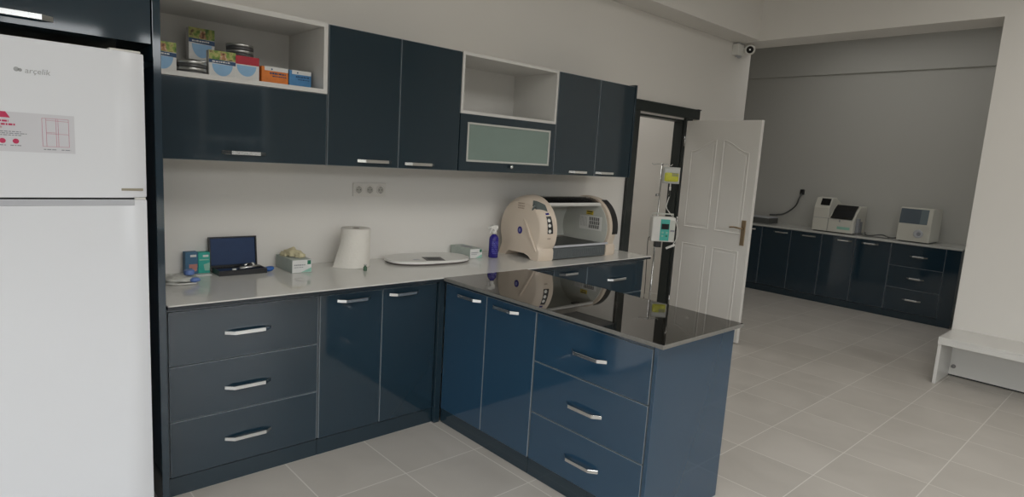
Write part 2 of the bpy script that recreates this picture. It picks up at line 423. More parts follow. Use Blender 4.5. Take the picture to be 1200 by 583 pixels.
for (u0, u1, z0, z1, a) in ((0.085, 0.365, 1.02, 1.87, 1), (0.435, 0.715, 1.02, 1.87, -1), (0.085, 0.365, 0.15, 0.86, 0), (0.435, 0.715, 0.15, 0.86, 0)):
    ring(lb, panel_outline(u0, u1, z0, z1, a), 0.015, 0.0055)
SW = Matrix.Translation((4.755, 0.045, 0)) @ Matrix.Rotation(math.radians(-5.0), 4, 'Z') @ Matrix.Translation((-4.755, -0.045, 0))
lb.xf(SW)
lf = obj('leaf', lb, M['doorw'], door)
hb = B().prism([(-0.022, 0.92), (0.022, 0.92), (0.022, 1.15), (-0.022, 1.15)], 'x', 4.747, 4.7545, 0.003)
hb.xf(Matrix.Translation((0, 0.045-LW+0.06, 0)))
obj('handle_plate', hb.xf(SW), M['brass'], lf)
hb = B().tube(spline([(4.747, 0.045-LW+0.06, 1.075), (4.71, 0.045-LW+0.06, 1.078), (4.702, 0.045-LW+0.08, 1.08), (4.704, 0.045-LW+0.13, 1.084), (4.708, 0.045-LW+0.175, 1.078)], 5), 0.008)
obj('lever', hb.xf(SW), M['brass'], lf)
hb = B()
for z in (0.25, 1.05, 1.85): hb.tube([(4.75, 0.047, z-0.05), (4.75, 0.047, z+0.05)], 0.007)
obj('hinge', hb, M['steel'], door)

# ------------------------------------------------------------------ kitchen units
def handle(parent, face, a0, a1, z, depth, h=0.017, out=0.03):
    """flat chrome bow handle. face 'y': on a front looking to -y at y=depth; 'x': front looking to -x at x=depth"""
    L = a1-a0; k = min(0.035, L*0.18); t = 0.006
    prof = [(a0, 0), (a0+k, -out), (a1-k, -out), (a1, 0), (a1-0.006, 0), (a1-k-0.002, -out+t), (a0+k+0.002, -out+t), (a0+0.006, 0)]
    b = B()
    if face == 'y': b.prism([(p, depth+d) for p, d in prof], 'z', z-h/2, z+h/2, 0.0012)
    else: b.prism([(depth+d, p) for p, d in prof], 'z', z-h/2, z+h/2, 0.0012)
    return obj('handle', b, M['chrome'], parent)
GAP = 0.0025
def front(parent, name, face, a0, a1, z0, z1, depth, hx=None, hz=None, t=0.018):
    nm_ = 'navy_lit' if (face == 'x' and depth < 3) else ('navy_upper' if depth > -0.4 and depth < 0 else 'navy')
    """one lacquered front (drawer or door) with its handle"""
    b = B()
    if face == 'y': b.box(a0+GAP, a1-GAP, depth, depth+t, z0+GAP, z1-GAP, 0.0012)
    else: b.box(depth, depth+t, a0+GAP, a1-GAP, z0+GAP, z1-GAP, 0.0012)
    b.bm.normal_update()
    ax = 1 if face == 'y' else 0
    for fc in b.bm.faces:
        if abs(fc.normal[ax]) < 0.95: fc.material_index = 1
    f = obj(name, b, [M[nm_], M['edge_band']], parent)
    if hx: handle(f, face, hx[0], hx[1], hz, depth)
    return f
def base_unit(label, cat, face, a0, a1, depth, back, fronts, group=None, ztop=0.862, rail=True, plinth=0.085, pl_in=0.006, extra=None):
    """floor cabinet: carcass, plinth, fronts. a0..a1 runs along the front; depth is the front plane, back the rear plane"""
    mid = (a0+a1)/2
    loc = (mid, depth, 0) if face == 'y' else (depth, mid, 0)
    t = thing('base_cabinet', label, cat, loc, 0, group)
    fz0 = min(f[2] for f in fronts); fz1 = max(f[3] for f in fronts)
    c, p, r = B(), B(), B()
    d0 = depth+0.0185
    if face == 'y':
        c.box(a0+0.0008, a1-0.0008, d0, back, plinth+0.002, ztop-0.002)
        p.box(a0+0.0008, a1-0.0008, depth+pl_in, depth+pl_in+0.016, 0.001, plinth)
        r.box(a0+0.0008, a1-0.0008, depth-0.002, d0-0.0005, fz1+0.001, ztop)
    else:
        c.box(d0, back, a0+0.0008, a1-0.0008, plinth+0.002, ztop-0.002)
        p.box(depth+pl_in, depth+pl_in+0.016, a0+0.0008, a1-0.0008, 0.001, plinth)
        r.box(depth-0.002, d0-0.0005, a0+0.0008, a1-0.0008, fz1+0.001, ztop)
    obj('carcass', c, M['reveal'], t)
    obj('plinth', p, M['plinth'], t)
    if rail: obj('top_rail', r, M['navy'], t)
    for kind, f0, z0, z1, f1, hx, hz in fronts:
        front(t, kind, face, f0, f1, z0, z1, depth, hx, hz)
    return t
YF, YB = -0.55, 0.085
base_unit('navy gloss base cabinet with three drawers beside the fridge', 'drawer cabinet', 'y', 0.004, 0.688, YF, YB, [
    ('drawer', 0.010, 0.600, 0.846, 0.684, (0.241, 0.449), 0.722),
    ('drawer', 0.010, 0.349, 0.600, 0.684, (0.239, 0.449), 0.462),
    ('drawer', 0.010, 0.089, 0.349, 0.684, (0.238, 0.453), 0.214)])
base_unit('navy gloss two-door base cabinet under the paper roll and scale', 'cupboard', 'y', 0.689, 1.404, YF, YB, [
    ('cupboard_door', 0.692, 0.089, 0.846, 1.046, (0.786, 0.978), 0.808),
    ('cupboard_door', 1.046, 0.089, 0.846, 1.402, (1.089, 1.278), 0.810)])
# corner post between the two runs
b = B().box(1.406, 1.4445, -0.572, -0.535, 0.001, 0.862, 0.001)
tag(obj('corner_post', b, M['plinth']), 'dark navy filler post in the inner corner of the cabinets', 'corner post')
base_unit('navy gloss two-door base cabinet behind the peninsula, left of the rear drawers', 'cupboard', 'y', 2.07, 2.719, YF, YB, [
    ('cupboard_door', 2.072, 0.089, 0.846, 2.372, (2.11, 2.31), 0.811),
    ('cupboard_door', 2.372, 0.089, 0.846, 2.717, (2.425, 2.625), 0.811)])
base_unit('navy gloss drawer cabinet at the counter end next to the doorway', 'drawer cabinet', 'y', 2.72, 3.405, YF, YB, [
    ('drawer', 2.722, 0.600, 0.846, 3.400, (2.96, 3.185), 0.725),
    ('drawer', 2.722, 0.349, 0.600, 3.400, (2.96, 3.185), 0.462),
    ('drawer', 2.722, 0.089, 0.349, 3.400, (2.96, 3.185), 0.214)])
XP = 1.4465
base_unit('navy gloss two-door cabinet at the inner end of the peninsula', 'cupboard', 'x', -1.324, -0.574, XP, 2.045, [
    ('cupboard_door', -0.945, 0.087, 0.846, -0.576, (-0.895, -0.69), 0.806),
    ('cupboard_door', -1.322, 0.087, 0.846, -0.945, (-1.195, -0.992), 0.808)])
pen = base_unit('navy gloss three-drawer cabinet at the free end of the peninsula', 'drawer cabinet', 'x', -2.008, -1.325, XP, 2.045, [
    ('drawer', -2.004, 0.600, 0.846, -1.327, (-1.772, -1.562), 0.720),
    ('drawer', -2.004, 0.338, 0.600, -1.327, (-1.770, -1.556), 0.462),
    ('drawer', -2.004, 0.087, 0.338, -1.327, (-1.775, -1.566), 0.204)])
obj('end_panel', B().box(XP-0.001, 2.068, -2.028, -2.0095, 0.001, 0.866, 0.0012), M['navy_lit'], pen)
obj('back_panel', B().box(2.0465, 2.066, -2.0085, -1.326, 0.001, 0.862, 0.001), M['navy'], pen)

# worktops
w = thing('worktop', 'long white glossy worktop running along the back wall', 'worktop', (1.7, -0.25, ZC-0.022))
obj('surface', B().box(0.001, 3.417, -0.600, YW-0.002, ZC-0.006, ZC, 0.0015), M['counter'], w)
obj('edge_band', B().box(0.001, 3.420, -0.597, YW-0.002, ZC-0.022, ZC-0.0062), M['edge_dark'], w)
w = thing('worktop', 'black polished granite worktop on the peninsula', 'worktop', (1.74, -1.3, ZC-0.022))
obj('slab', B().box(1.409, 2.062, -2.072, -0.6012, ZC-0.018, ZC-0.0006, 0.0015), M['granite_edge'], w)
obj('surface', B().box(1.411, 2.060, -2.070, -0.6015, ZC-0.0006, ZC+0.0004), M['granite'], w)

# tall panel and the cabinet over the fridge
tag(obj('tall_end_panel', B().box(-0.034, -0.006, -0.602, YW-0.002, 0.001, 2.26, 0.0012), M['navy']), 'tall narrow navy panel standing between fridge and worktop', 'panel')
t = thing('wall_cabinet', 'navy cabinet above the fridge with one chrome handle', 'cupboard', (-0.43, -0.6, 1.93))
obj('carcass', B().box(-0.82, -0.036, -0.58, YW-0.002, 1.932, 2.26), M['plinth'], t)
f = obj('cupboard_door', B().box(-0.815, -0.04, -0.602, -0.582, 1.930, 2.255, 0.0012), M['navy'], t)
handle(f, 'y', -0.56, -0.343, 1.963, -0.602, 0.02)
tag(obj('tall_end_panel', B().box(-0.85, -0.822, -0.602, YW-0.002, 0.001, 2.26, 0.0012), M['navy']), 'tall navy panel on the far left side of the fridge', 'panel')

# upper cabinets
YU = -0.35; ZB, ZT = 1.484, 2.192
def open_box(b, x0, x1, z0, z1, y0, y1, th=0.016, back=True):
    b.box(x0, x0+th, y0, y1, z0, z1).box(x1-th, x1, y0, y1, z0, z1)
    b.box(x0+th, x1-th, y0, y1, z0, z0+th).box(x0+th, x1-th, y0, y1, z1-th, z1)
    if back: b.box(x0+th, x1-th, y1-0.006, y1, z0+th, z1-th)
    return b
def upper(label, x0, x1):
    return thing('wall_cabinet', label, 'cupboard', ((x0+x1)/2, YU, ZB))
YBK = YW-0.002
t = upper('navy lift-door wall cabinet with open white shelf full of boxes and tins', 0.0, 0.808)
obj('carcass', B().box(0.001, 0.807, YU+0.0185, YBK, ZB+0.001, 1.846), M['carcass'], t)
b = open_box(B(), 0.001, 0.807, 1.8465, ZT+0.002, YU, YBK, 0.022)
obj('open_shelf', b, M['carcass'], t)
front(t, 'cupboard_door', 'y', 0.001, 0.807, ZB, 1.846, YU, (0.295, 0.497), 1.527)
t = upper('navy two-door wall cabinet above the triple socket', 0.809, 1.662)
obj('carcass', B().box(0.809, 1.662, YU+0.0185, YBK, ZB+0.001, ZT+0.002), M['reveal'], t)
front(t, 'cupboard_door', 'y', 0.811, 1.237, ZB, ZT, YU, (0.986, 1.197), 1.517)
front(t, 'cupboard_door', 'y', 1.237, 1.661, ZB, ZT, YU, (1.284, 1.487), 1.513)
t = upper('navy wall cabinet with empty white shelf over a frosted glass flap', 1.663, 2.496)
obj('carcass', B().box(1.664, 2.495, YU+0.0185, YBK, ZB+0.001, 1.832), M['reveal'], t)
obj('open_shelf', open_box(B(), 1.664, 2.495, 1.8325, ZT+0.002, YU, YBK, 0.018), M['carcass'], t)
gx0, gx1, gz0, gz1 = 1.722, 2.447, 1.544, 1.784
b = B()
for x0, x1, z0, z1 in ((1.666, gx0, ZB+GAP, 1.832), (gx1, 2.493, ZB+GAP, 1.832), (gx0, gx1, ZB+GAP, gz0), (gx0, gx1, gz1, 1.832)):
    b.box(x0, x1, YU, YU+0.018, z0, z1)
fl = obj('flap_door', b, M['navy_upper'], t)
b = B(); a = 0.012
for x0, x1, z0, z1 in ((gx0, gx0+a, gz0, gz1), (gx1-a, gx1, gz0, gz1), (gx0+a, gx1-a, gz0, gz0+a), (gx0+a, gx1-a, gz1-a, gz1)):
    b.box(x0+0.0002, x1-0.0002, YU-0.003, YU+0.012, z0+0.0002, z1-0.0002)
obj('glass_frame', b, M['alu'], fl)
obj('glass_pane', B().box(gx0+a, gx1-a, YU+0.002, YU+0.008, gz0+a, gz1-a), M['frost'], fl)
b = B().lathe([(0.005, 0.0), (0.005, -0.012), (0.011, -0.014), (0.012, -0.022), (0.006, -0.027)], (2.088, YU, 1.524), 'y', 20)
obj('knob', b, M['chrome'], fl)
t = upper('navy two-door wall cabinet at the right end beside the doorway', 2.497, 3.381)
obj('carcass', B().box(2.498, 3.360, YU+0.0185, YBK, ZB+0.001, ZT+0.002), M['reveal'], t)
front(t, 'cupboard_door', 'y', 2.499, 2.943, ZB, ZT, YU, (2.664, 2.864), 1.510)
front(t, 'cupboard_door', 'y', 2.943, 3.359, ZB, ZT, YU, (2.959, 3.175), 1.511)
obj('end_panel', B().box(3.361, 3.381, YU-0.004, YBK, ZB, ZT+0.012, 0.001), M['navy_upper'], t)

# ------------------------------------------------------------------ fridge
FX0, FX1, FY = -0.78, -0.082, -0.685
t = thing('refrigerator', 'tall white two-door refrigerator at the left edge', 'refrigerator', ((FX0+FX1)/2, -0.35, 0.0))
obj('body', B().box(FX0+0.004, FX1-0.004, -0.615, 0.02, 0.03, 1.872, 0.006, 2), M['fridge'], t)
def fdoor(z0, z1, name, curve):
    # gently bowed front with rounded vertical edges
    n = 20; pts = []
    for i in range(n+1):
        u = i/n; x = FX0+(FX1-FX0)*u
        e = min(u, 1-u)*(FX1-FX0)
        r = 0.012
        off = 0 if e >= r else r-math.sqrt(max(0, r*r-(r-e)**2))
        pts.append((x, FY+off))
    pts = [(FX0, -0.618)] + pts + [(FX1, -0.618)]
    return obj(name, B().prism(pts, 'z', z0, z1, 0.005, 0, 2), M['fridge'], t, smooth=35)
fz = fdoor(1.344, 1.880, 'freezer_door', 1)
fd = fdoor(0.06, 1.336, 'fridge_door', 0)
obj('door_seal', B().box(FX0+0.01, FX1-0.006, -0.66, -0.6185, 1.3362, 1.3438), M['dark'], t)
obj('toe_grille', B().box(FX0+0.01, FX1-0.01, -0.64, -0.6155, 0.012, 0.056), M['fridge_grey'], t)
for x in (FX0+0.05, FX1-0.05):
    for y in (-0.57, -0.03): obj('foot', B().lathe([(0.018, 0.001), (0.018, 0.03)], (x, y, 0), 'z', 14), M['dark'], t)
obj('grip_recess', B().box(FX0+0.02, -0.1255, FY-0.002, FY+0.004, 1.3145, 1.3345, 0.001), M['fridge_grey'], fd)
obj('hinge_cap', B().box(-0.122, -0.086, -0.676, -0.6195, 1.3365, 1.3435), M['white'], t)
obj('top_hinge_cover', B().box(-0.19, -0.09, -0.67, -0.56, 1.8805, 1.889, 0.003, 2), M['white'], t)
obj('badge', B().box(-0.167, -0.096, FY-0.0018, FY+0.003, 1.3705, 1.3795, 0.0005), M['gold_print'], fz)
# maker's wordmark with its small emblem
b = text_mesh('arçelik', 0.026, on_front(-0.437, FY-0.0006, 1.7645), shear=0.12)
b.lathe([(0.0075, 0), (0.0075, -0.0012)], (-0.459, FY, 1.774), 'y', 16).lathe([(0.0055, 0), (0.0055, -0.0012)], (-0.449, FY, 1.7725), 'y', 16)
obj('wordmark', b, M['silver_print'], fz)
# energy/feature sticker: pale band with faint print rows, crimson flag and a line drawing of an open fridge
s = obj('sticker', B().box(-0.60, -0.305, FY-0.0010, FY+0.001, 1.500, 1.632), M['pale_sticker'], fz)
b = B().prism([(-0.60, 1.632), (-0.60, 1.614), (-0.482, 1.612), (-0.494, 1.632)], 'y', FY-0.0016, FY-0.0008)
rnd = random.Random(3)
def row(b, x0, x1, z, h):
    x = x0
    while x < x1:
        wd = rnd.uniform(0.004, 0.013); b.box(x, min(x+wd, x1), FY-0.0015, FY-0.0009, z, z+h); x += wd+0.0022
obj('flag', b, M['crimson'], s); b = B()
row(b, -0.60, -0.487, 1.598, 0.006); row(b, -0.60, -0.470, 1.587, 0.006); row(b, -0.60, -0.505, 1.577, 0.006)
obj('text_lines', b, M['crimson'], s)
for cx in (-0.505, -0.470):
    obj('icon', B().lathe([(0.0085, 0), (0.0085, -0.0015)], (cx, FY, 1.535), 'y', 20), M['crimson'], s)
b = B()
row(b, -0.60, -0.455, 1.565, 0.003); row(b, -0.60, -0.44, 1.559, 0.003); row(b, -0.60, -0.455, 1.553, 0.003)
obj('text_lines', b, M['grey_print'], s)
for q0, q1, qz in ((-0.515, -0.495, 1.519), (-0.485, -0.455, 1.519), (-0.395, -0.36, 1.510), (-0.345, -0.318, 1.510)):
    b = B(); row(b, q0, q1, qz, 0.003); obj('caption', b, M['grey_print'], s)
b = B()
def ln(x0, z0, x1, z1, w_=0.0011):
    d = Vector((x1-x0, 0, z1-z0)); nrm = Vector((-d.z, 0, d.x)).normalized()*w_/2
    ps = [(x0, z0), (x1, z1)]
    b.prism([(x0+nrm.x, z0+nrm.z), (x0-nrm.x, z0-nrm.z), (x1-nrm.x, z1-nrm.z), (x1+nrm.x, z1+nrm.z)], 'y', FY-0.0015, FY-0.0009)
for q in [(-0.397, 1.522, -0.397, 1.618), (-0.397, 1.618, -0.322, 1.618), (-0.322, 1.618, -0.322, 1.522), (-0.322, 1.522, -0.397, 1.522), (-0.386, 1.522, -0.386, 1.618),
          (-0.358, 1.522, -0.358, 1.618), (-0.352, 1.522, -0.352, 1.618), (-0.386, 1.566, -0.322, 1.566), (-0.386, 1.570, -0.360, 1.570), (-0.386, 1.612, -0.322, 1.610)]: ln(*q)
obj('line_drawing', b, mat('pink_line_print', (0.52, 0.17, 0.25), 0.5, var=0.05), s)

# ------------------------------------------------------------------ things on the left open shelf
SZ = 1.8685+0.0002
def wavy_print(b, x0, x1, y, z, h, seed):
    r_ = random.Random(seed); x = x0
    while x < x1:
        wd = r_.uniform(0.004, 0.012); b.box(x, min(x+wd, x1), y-0.0012, y-0.0002, z, z+h*r_.uniform(0.7, 1)); x += wd+0.003
def product_box(label, x, y, z, w_=0.118, h=0.128, d=0.045, rz=0.0, tilt=0.0, top='leaf_photo', dog=True, group='printed boxes on the open shelf'):
    t = thing('product_box', label, 'box', (x, y, z), rz, group)
    hw = w_/2; yy = 0.0
    def part(nm, b, m, p=t):
        if tilt: b.xf(Matrix.Rotation(tilt, 4, 'X'))
        return obj(nm, b, m, p, world=False)
    cart = part('carton', B().box(-hw, hw, 0.0, d, 0, h, 0.0015), M['white_card'])
    part('photo_panel', B().box(-hw+0.0005, hw-0.0005, -0.0008, 0, h*0.66, h-0.0005), M[top], cart)
    if top == 'leaf_photo':
        part('band', B().prism([(-hw+0.0005, h*0.54), (hw-0.0005, h*0.50), (hw-0.0005, h*0.64), (-hw+0.0005, h*0.67)], 'y', -0.0014, 0), M['navy_print'], cart)
        b = B(); wavy_print(b, -hw*0.75, hw*0.55, -0.0014, h*0.565, h*0.055, int(x*1000))
        part('printed_words', b, M['white_card'], cart)
        if dog:
            b = B().lathe([(0.012, -0.0006), (0.012, -0.0016)], (0.004, 0, h*0.83), 'y', 18)
            b.prism([(-0.014, h*0.68), (0.022, h*0.68), (0.016, h*0.80), (-0.008, h*0.80)], 'y', -0.0015, -0.0006)
            b.prism([(-0.010, h*0.86), (-0.005, h*0.95), (0.0, h*0.9)], 'y', -0.0016, -0.0006).prism([(0.008, h*0.9), (0.013, h*0.95), (0.018, h*0.86)], 'y', -0.0016, -0.0006)
            part('animal_picture', b, M['dog_fur'], cart)
    zt = h*0.50 if top == 'leaf_photo' else h*0.62
    arc = [(0.045*math.cos(a)*w_/0.118, zt-0.055*math.sin(a)*h/0.128) for a in [PI*i/16 for i in range(17)]]
    part('half_disc', B().prism(arc, 'y', -0.0010, 0), M['sky_print'], cart)
    return t
product_box('green topped box at the left front of the open shelf', 0.079, -0.25, SZ, rz=0.06)
product_box('green topped box half hidden by the tall panel, at the back left of the shelf', 0.045, -0.06, SZ+0.0905, h=0.15)
product_box('green topped box in the middle front, right of the short tin stack', 0.330, -0.255, SZ, h=0.122, rz=-0.05)
product_box('green topped box raised at the back, above the short tin stack', 0.300, -0.05, SZ+0.0905, h=0.15, tilt=0.0)
product_box('red topped box with pale blue half circle, beside the orange box', 0.442, -0.248, SZ, h=0.116, w_=0.12, top='red_card')
product_box('red topped box hidden behind, carrying the tall pair of tins', 0.462, -0.158, SZ, h=0.126, w_=0.12, d=0.11, top='red_card')
def tin(label, x, y, z, group='round tins on the open shelf', r=0.064, h=0.0298):
    t = thing('tin', label, 'tin', (x, y, z), 0, group)
    obj('body', B().lathe([(r*0.96, 0), (r*0.985, 0.002), (r*0.985, h*0.55)], n=36), M['tin_dark'], t, world=False)
    obj('lid', B().lathe([(r*0.985, h*0.55), (r, h*0.57), (r, h-0.003), (r*0.97, h-0.0005), (r*0.9, h-0.0004)], n=36), M['tin'], t, world=False)
    return t
for i in range(2): tin(['silver tin lying on the shelf board, under another, left of centre', 'upper silver tin of the short front stack'][i], 0.205, -0.225, SZ+0.03*i)
for i in range(3): tin(['lowest tin under the raised green box at the back', 'middle tin under the raised green box at the back', 'tin directly under the raised green box at the back'][i], 0.31, 0.0, SZ+0.03*i)
for i in range(3): tin(['lowest tin behind the left front box', 'middle tin behind the left front box', 'top tin behind the left front box'][i], 0.09, -0.0, SZ+0.03*i)
for i in range(2): tin(['lower silver tin behind the red topped box', 'topmost silver tin of the stack above the red box'][i], 0.462, -0.098, SZ+0.1265+0.03*i)
def carton(label, x0, x1, y0, d, h, m, seed):
    t = thing('carton', label, 'box', ((x0+x1)/2, y0, SZ), 0, 'small cartons on the open shelf')
    hw = (x1-x0)/2
    c_ = obj('body', B().box(-hw, hw, 0, d, 0, h, 0.001), M[m], t, world=False)
    obj('white_flap', B().box(-hw+0.012, hw-0.001, -0.001, d-0.002, h, h+0.002).box(-hw+0.014, hw-0.001, -0.0012, -0.0001, h*0.78, h), M['white_card'], c_, world=False)
    b = B(); wavy_print(b, -hw*0.4, hw*0.8, 0, h*0.60, h*0.1, seed); wavy_print(b, -hw*0.2, hw*0.85, 0, h*0.46, h*0.06, seed+1)
    obj('printed_words', b, M['navy_print'], c_, world=False)
    b = B().lathe([(0.004, 0), (0.004, -0.0018)], (-hw*0.25, 0, h*0.88), 'y', 12); obj('dot', b, M['navy_print'], c_, world=False)
carton('small orange carton with white top near the shelf right', 0.513, 0.645, -0.25, 0.09, 0.083, 'orange_card', 5)
carton('small light blue carton with white top, rightmost on the shelf', 0.650, 0.765, -0.25, 0.09, 0.083, 'azure_card', 9)

# ------------------------------------------------------------------ things on the white worktop
Z = ZC+0.0004
# triple socket on the splashback
t = thing('wall_socket', 'white triple power socket on the splashback wall', 'socket', (1.308, YW, 1.33))
pl = obj('plate', B().box(1.193, 1.423, YW-0.010, YW-0.0005, 1.288, 1.373, 0.003, 2), M['socket'], t)
for x in (1.232, 1.308, 1.384):
    d = obj('outlet', B().lathe([(0.031, YW-0.0101), (0.031, YW-0.013), (0.024, YW-0.013), (0.022, YW-0.0105)], (x, 0, 1.33), 'y', 28), M['socket'], pl)
    b = B().lathe([(0.0215, YW-0.0104), (0.0215, YW-0.0108)], (x, 0, 1.33), 'y', 24); obj('recess', b, M['socket_in'], d)
    b = B()
    for s_ in (-1, 1): b.lathe([(0.0032, YW-0.0109), (0.0032, YW-0.0115)], (x+s_*0.0095, 0, 1.33), 'y', 10).box(x-0.003, x+0.003, YW-0.0125, YW-0.0108, 1.33+s_*0.019-0.0015, 1.33+s_*0.019+0.0015)
    obj('pin_hole', b, M['black'], d)

def pbox(label, x0, x1, y0, y1, h, m, pm, rz=0, extra=None):
    t = thing('medicine_box', label, 'box', ((x0+x1)/2, (y0+y1)/2, Z), rz, 'medicine boxes standing against the wall')
    hw, hd = (x1-x0)/2, (y1-y0)/2
    c_ = obj('body', B().box(-hw, hw, -hd, hd, 0, h, 0.001), M[m], t, world=False)
    b = B().box(-hw*0.2, hw*0.75, -hd-0.001, -hd-0.0001, h*0.78, h*0.88); obj('white_mark', b, M['white_card'], c_, world=False)
    if pm == 'pink':
        obj('salmon_patch', B().box(-hw*0.4, hw*0.9, -hd-0.001, -hd-0.0001, h*0.28, h*0.45).lathe([(0.012, -hd-0.0001), (0.012, -hd-0.0013)], (hw*0.45, 0, h*0.22), 'y', 16), M['pink'], c_, world=False)
    else:
        obj('mint_patch', B().prism([(hw*0.95, h*0.12), (hw*0.95, h*0.5), (-hw*0.1, h*0.42), (hw*0.1, h*0.12)], 'y', -hd-0.001, -hd-0.0001).box(-hw*0.8, hw*0.8, -hd-0.001, -hd-0.0001, h*0.62, h*0.67), M['mint'], c_, world=False)
pbox('slate blue medicine box with salmon patch, left of the teal one', 0.232, 0.292, 0.03, 0.075, 0.115, 'blue_card', 'pink')
pbox('teal green medicine box right beside the open black case', 0.295, 0.352, 0.035, 0.08, 0.110, 'teal_card', 'mint')

# crumpled clear bag with blue caps, blue topped tube
t = thing('plastic_pouch', 'crumpled translucent pouch with blue caps at the left counter end', 'pouch', (0.16, -0.15, Z))
b = B().blob((0, 0, 0.018), (0.075, 0.055, 0.018), 0.22, 3, seed=4)
for v in b.bm.verts: v.co.z = max(0.0, v.co.z)
obj('film', b, mat('milky_film', (0.55, 0.55, 0.50), 0.3, var=0.15, scale=60, bump=0.5), t, world=False)
obj('rim', B().tube([(-0.09, -0.03, 0.006), (-0.02, -0.07, 0.006), (0.055, -0.075, 0.006)], 0.004), M['white'], t, world=False)
obj('cap', B().lathe([(0.022, 0.034), (0.024, 0.038), (0.024, 0.054), (0.02, 0.058)], (0.045, 0.01, 0), 'z', 20), M['periwinkle'], t, world=False)
obj('cap', B().blob((0.055, -0.05, 0.018), (0.024, 0.016, 0.013), 0.1, 2, seed=6), M['periwinkle'], t, world=False)
tag(obj('paper_slip', B().box(0.255, 0.34, -0.035, 0.0, Z, Z+0.004, 0.0005), M['white_card']), 'small white paper slip lying before the medicine boxes', 'paper')

# diagnostic set: black case with a blue padded lid
t = thing('instrument_case', 'open black instrument case with blue padded lid', 'case', (0.48, -0.02, Z))
b = B().box(0.362, 0.606, -0.085, 0.035, Z, Z+0.006).box(0.362, 0.606, -0.085, -0.080, Z+0.006, Z+0.027).box(0.362, 0.606, 0.030, 0.035, Z+0.006, Z+0.027)
b.box(0.362, 0.367, -0.080, 0.030, Z+0.006, Z+0.027).box(0.601, 0.606, -0.080, 0.030, Z+0.006, Z+0.027)
base = obj('tray', b, M['black'], t)
obj('tray_lining', B().box(0.3675, 0.6005, -0.0795, 0.0295, Z+0.0062, Z+0.017), M['blue_foam'], base)
# lid, leaning slightly back
R = Matrix.Translation((0, 0.036, Z+0.026)) @ Matrix.Rotation(math.radians(-6), 4, 'X') @ Matrix.Translation((0, -0.036, -(Z+0.026)))
lx0, lx1, lz0, lz1 = 0.352, 0.598, Z+0.027, Z+0.187
b = B().box(lx0, lx1, 0.050, 0.056, lz0, lz1)
for q in ((lx0, lx0+0.007, lz0, lz1), (lx1-0.007, lx1, lz0, lz1), (lx0+0.007, lx1-0.007, lz0, lz0+0.007), (lx0+0.007, lx1-0.007, lz1-0.007, lz1)):
    b.box(q[0], q[1], 0.036, 0.050, q[2], q[3])
lid = obj('lid', b.xf(R), M['black'], t)
obj('lid_padding', B().box(lx0+0.0075, lx1-0.0075, 0.041, 0.0498, lz0+0.0075, lz1-0.0075, 0.002).xf(R), M['blue_foam'], lid)
b = B().tube([(0.47, -0.05, Z+0.028), (0.585, -0.035, Z+0.030)], [0.010, 0.009], 14).tube([(0.50, -0.012, Z+0.03), (0.53, -0.02, Z+0.046)], [0.010, 0.007], 12)
obj('metal_handle', b, M['steel'], base)
b = B().lathe([(0.012, 0), (0.014, 0.01), (0.006, 0.026)], (0.555, -0.01, Z+0.022), 'z', 16).lathe([(0.011, 0), (0.011, 0.012)], (0.445, -0.055, Z+0.018), 'z', 14)
obj('speculum', b, M['white'], base)
obj('instrument_head', B().lathe([(0.013, 0), (0.015, 0.008), (0.009, 0.02)], (0.535, -0.03, Z+0.03), 'z', 16).box(0.54, 0.57, 0.0, 0.014, Z+0.02, Z+0.036, 0.002), M['black'], base)
b = B().blob((0, 0, 0.014), (0.03, 0.018, 0.014), 0.25, 2, seed=11)
o = obj('blue_glove', b, M['blue']); o.location = (0.632, -0.045, Z); tag(o, 'crumpled blue scrap lying between instrument case and glove box', 'glove')

# glove box
def glove_box(label, x0, x1, y0, y1, h, rz, gloves):
    t = thing('glove_box', label, 'glove box', ((x0+x1)/2, (y0+y1)/2, Z), rz, 'glove boxes on the white worktop')
    hw, hd = (x1-x0)/2, (y1-y0)/2
    c_ = obj('carton', B().box(-hw, hw, -hd, hd, 0, h, 0.001), M['glovebox'], t, world=False)
    obj('end_label', B().box(-hw+0.001, hw-0.001, -hd-0.0008, -hd-0.0001, 0.002, h-0.002), M['white_card'], c_, world=False)
    obj('green_mark', B().box(hw*0.55, hw*0.9, -hd-0.0016, -hd-0.0008, h*0.62, h*0.93), M['green'], c_, world=False)
    obj('mint_corner', B().prism([(-hw*0.1, 0.003), (hw-0.002, 0.003), (hw-0.002, h*0.38)], 'y', -hd-0.0015, -hd-0.0008), M['mint'], c_, world=False)
    b = B(); wavy_print(b, -hw*0.8, hw*0.35, -hd-0.0008, h*0.56, h*0.10, 21); wavy_print(b, -hw*0.8, hw*0.1, -hd-0.0008, h*0.40, h*0.06, 22)
    obj('printed_words', b, M['grey_print'], c_, world=False)
    obj('slot', B().prism([(hw*0.45*math.cos(2*PI*i/24), hd*0.55*math.sin(2*PI*i/24)) for i in range(24)], 'z', h, h+0.0008), M['grey_print'], c_, world=False)
    if gloves:
        b = B()
        for i, (gx, gy, gz, rx, ry, rzz) in enumerate([(0, 0.02, h+0.014, 0.040, 0.06, 0.026), (0.022, -0.03, h+0.010, 0.026, 0.035, 0.022), (-0.03, 0.05, h+0.006, 0.026, 0.04, 0.016), (0.015, 0.05, h+0.018, 0.022, 0.03, 0.024)]):
            b.blob((gx, gy, gz), (rx, ry, rzz), 0.24, 3, seed=30+i)
        for v in b.bm.verts: v.co.z = max(h+0.001, v.co.z)
        g_ = obj('latex_gloves', b, M['latex'], t, world=False)
    return t
glove_box('open glove box with yellowish latex gloves bulging out on top', 0.715, 0.826, -0.155, 0.07, 0.073, 0.0, True)
g2 = glove_box('closed pale glove box behind the right end of the scale', 1.957, 2.064, -0.146, 0.075, 0.066, 0.0, False)

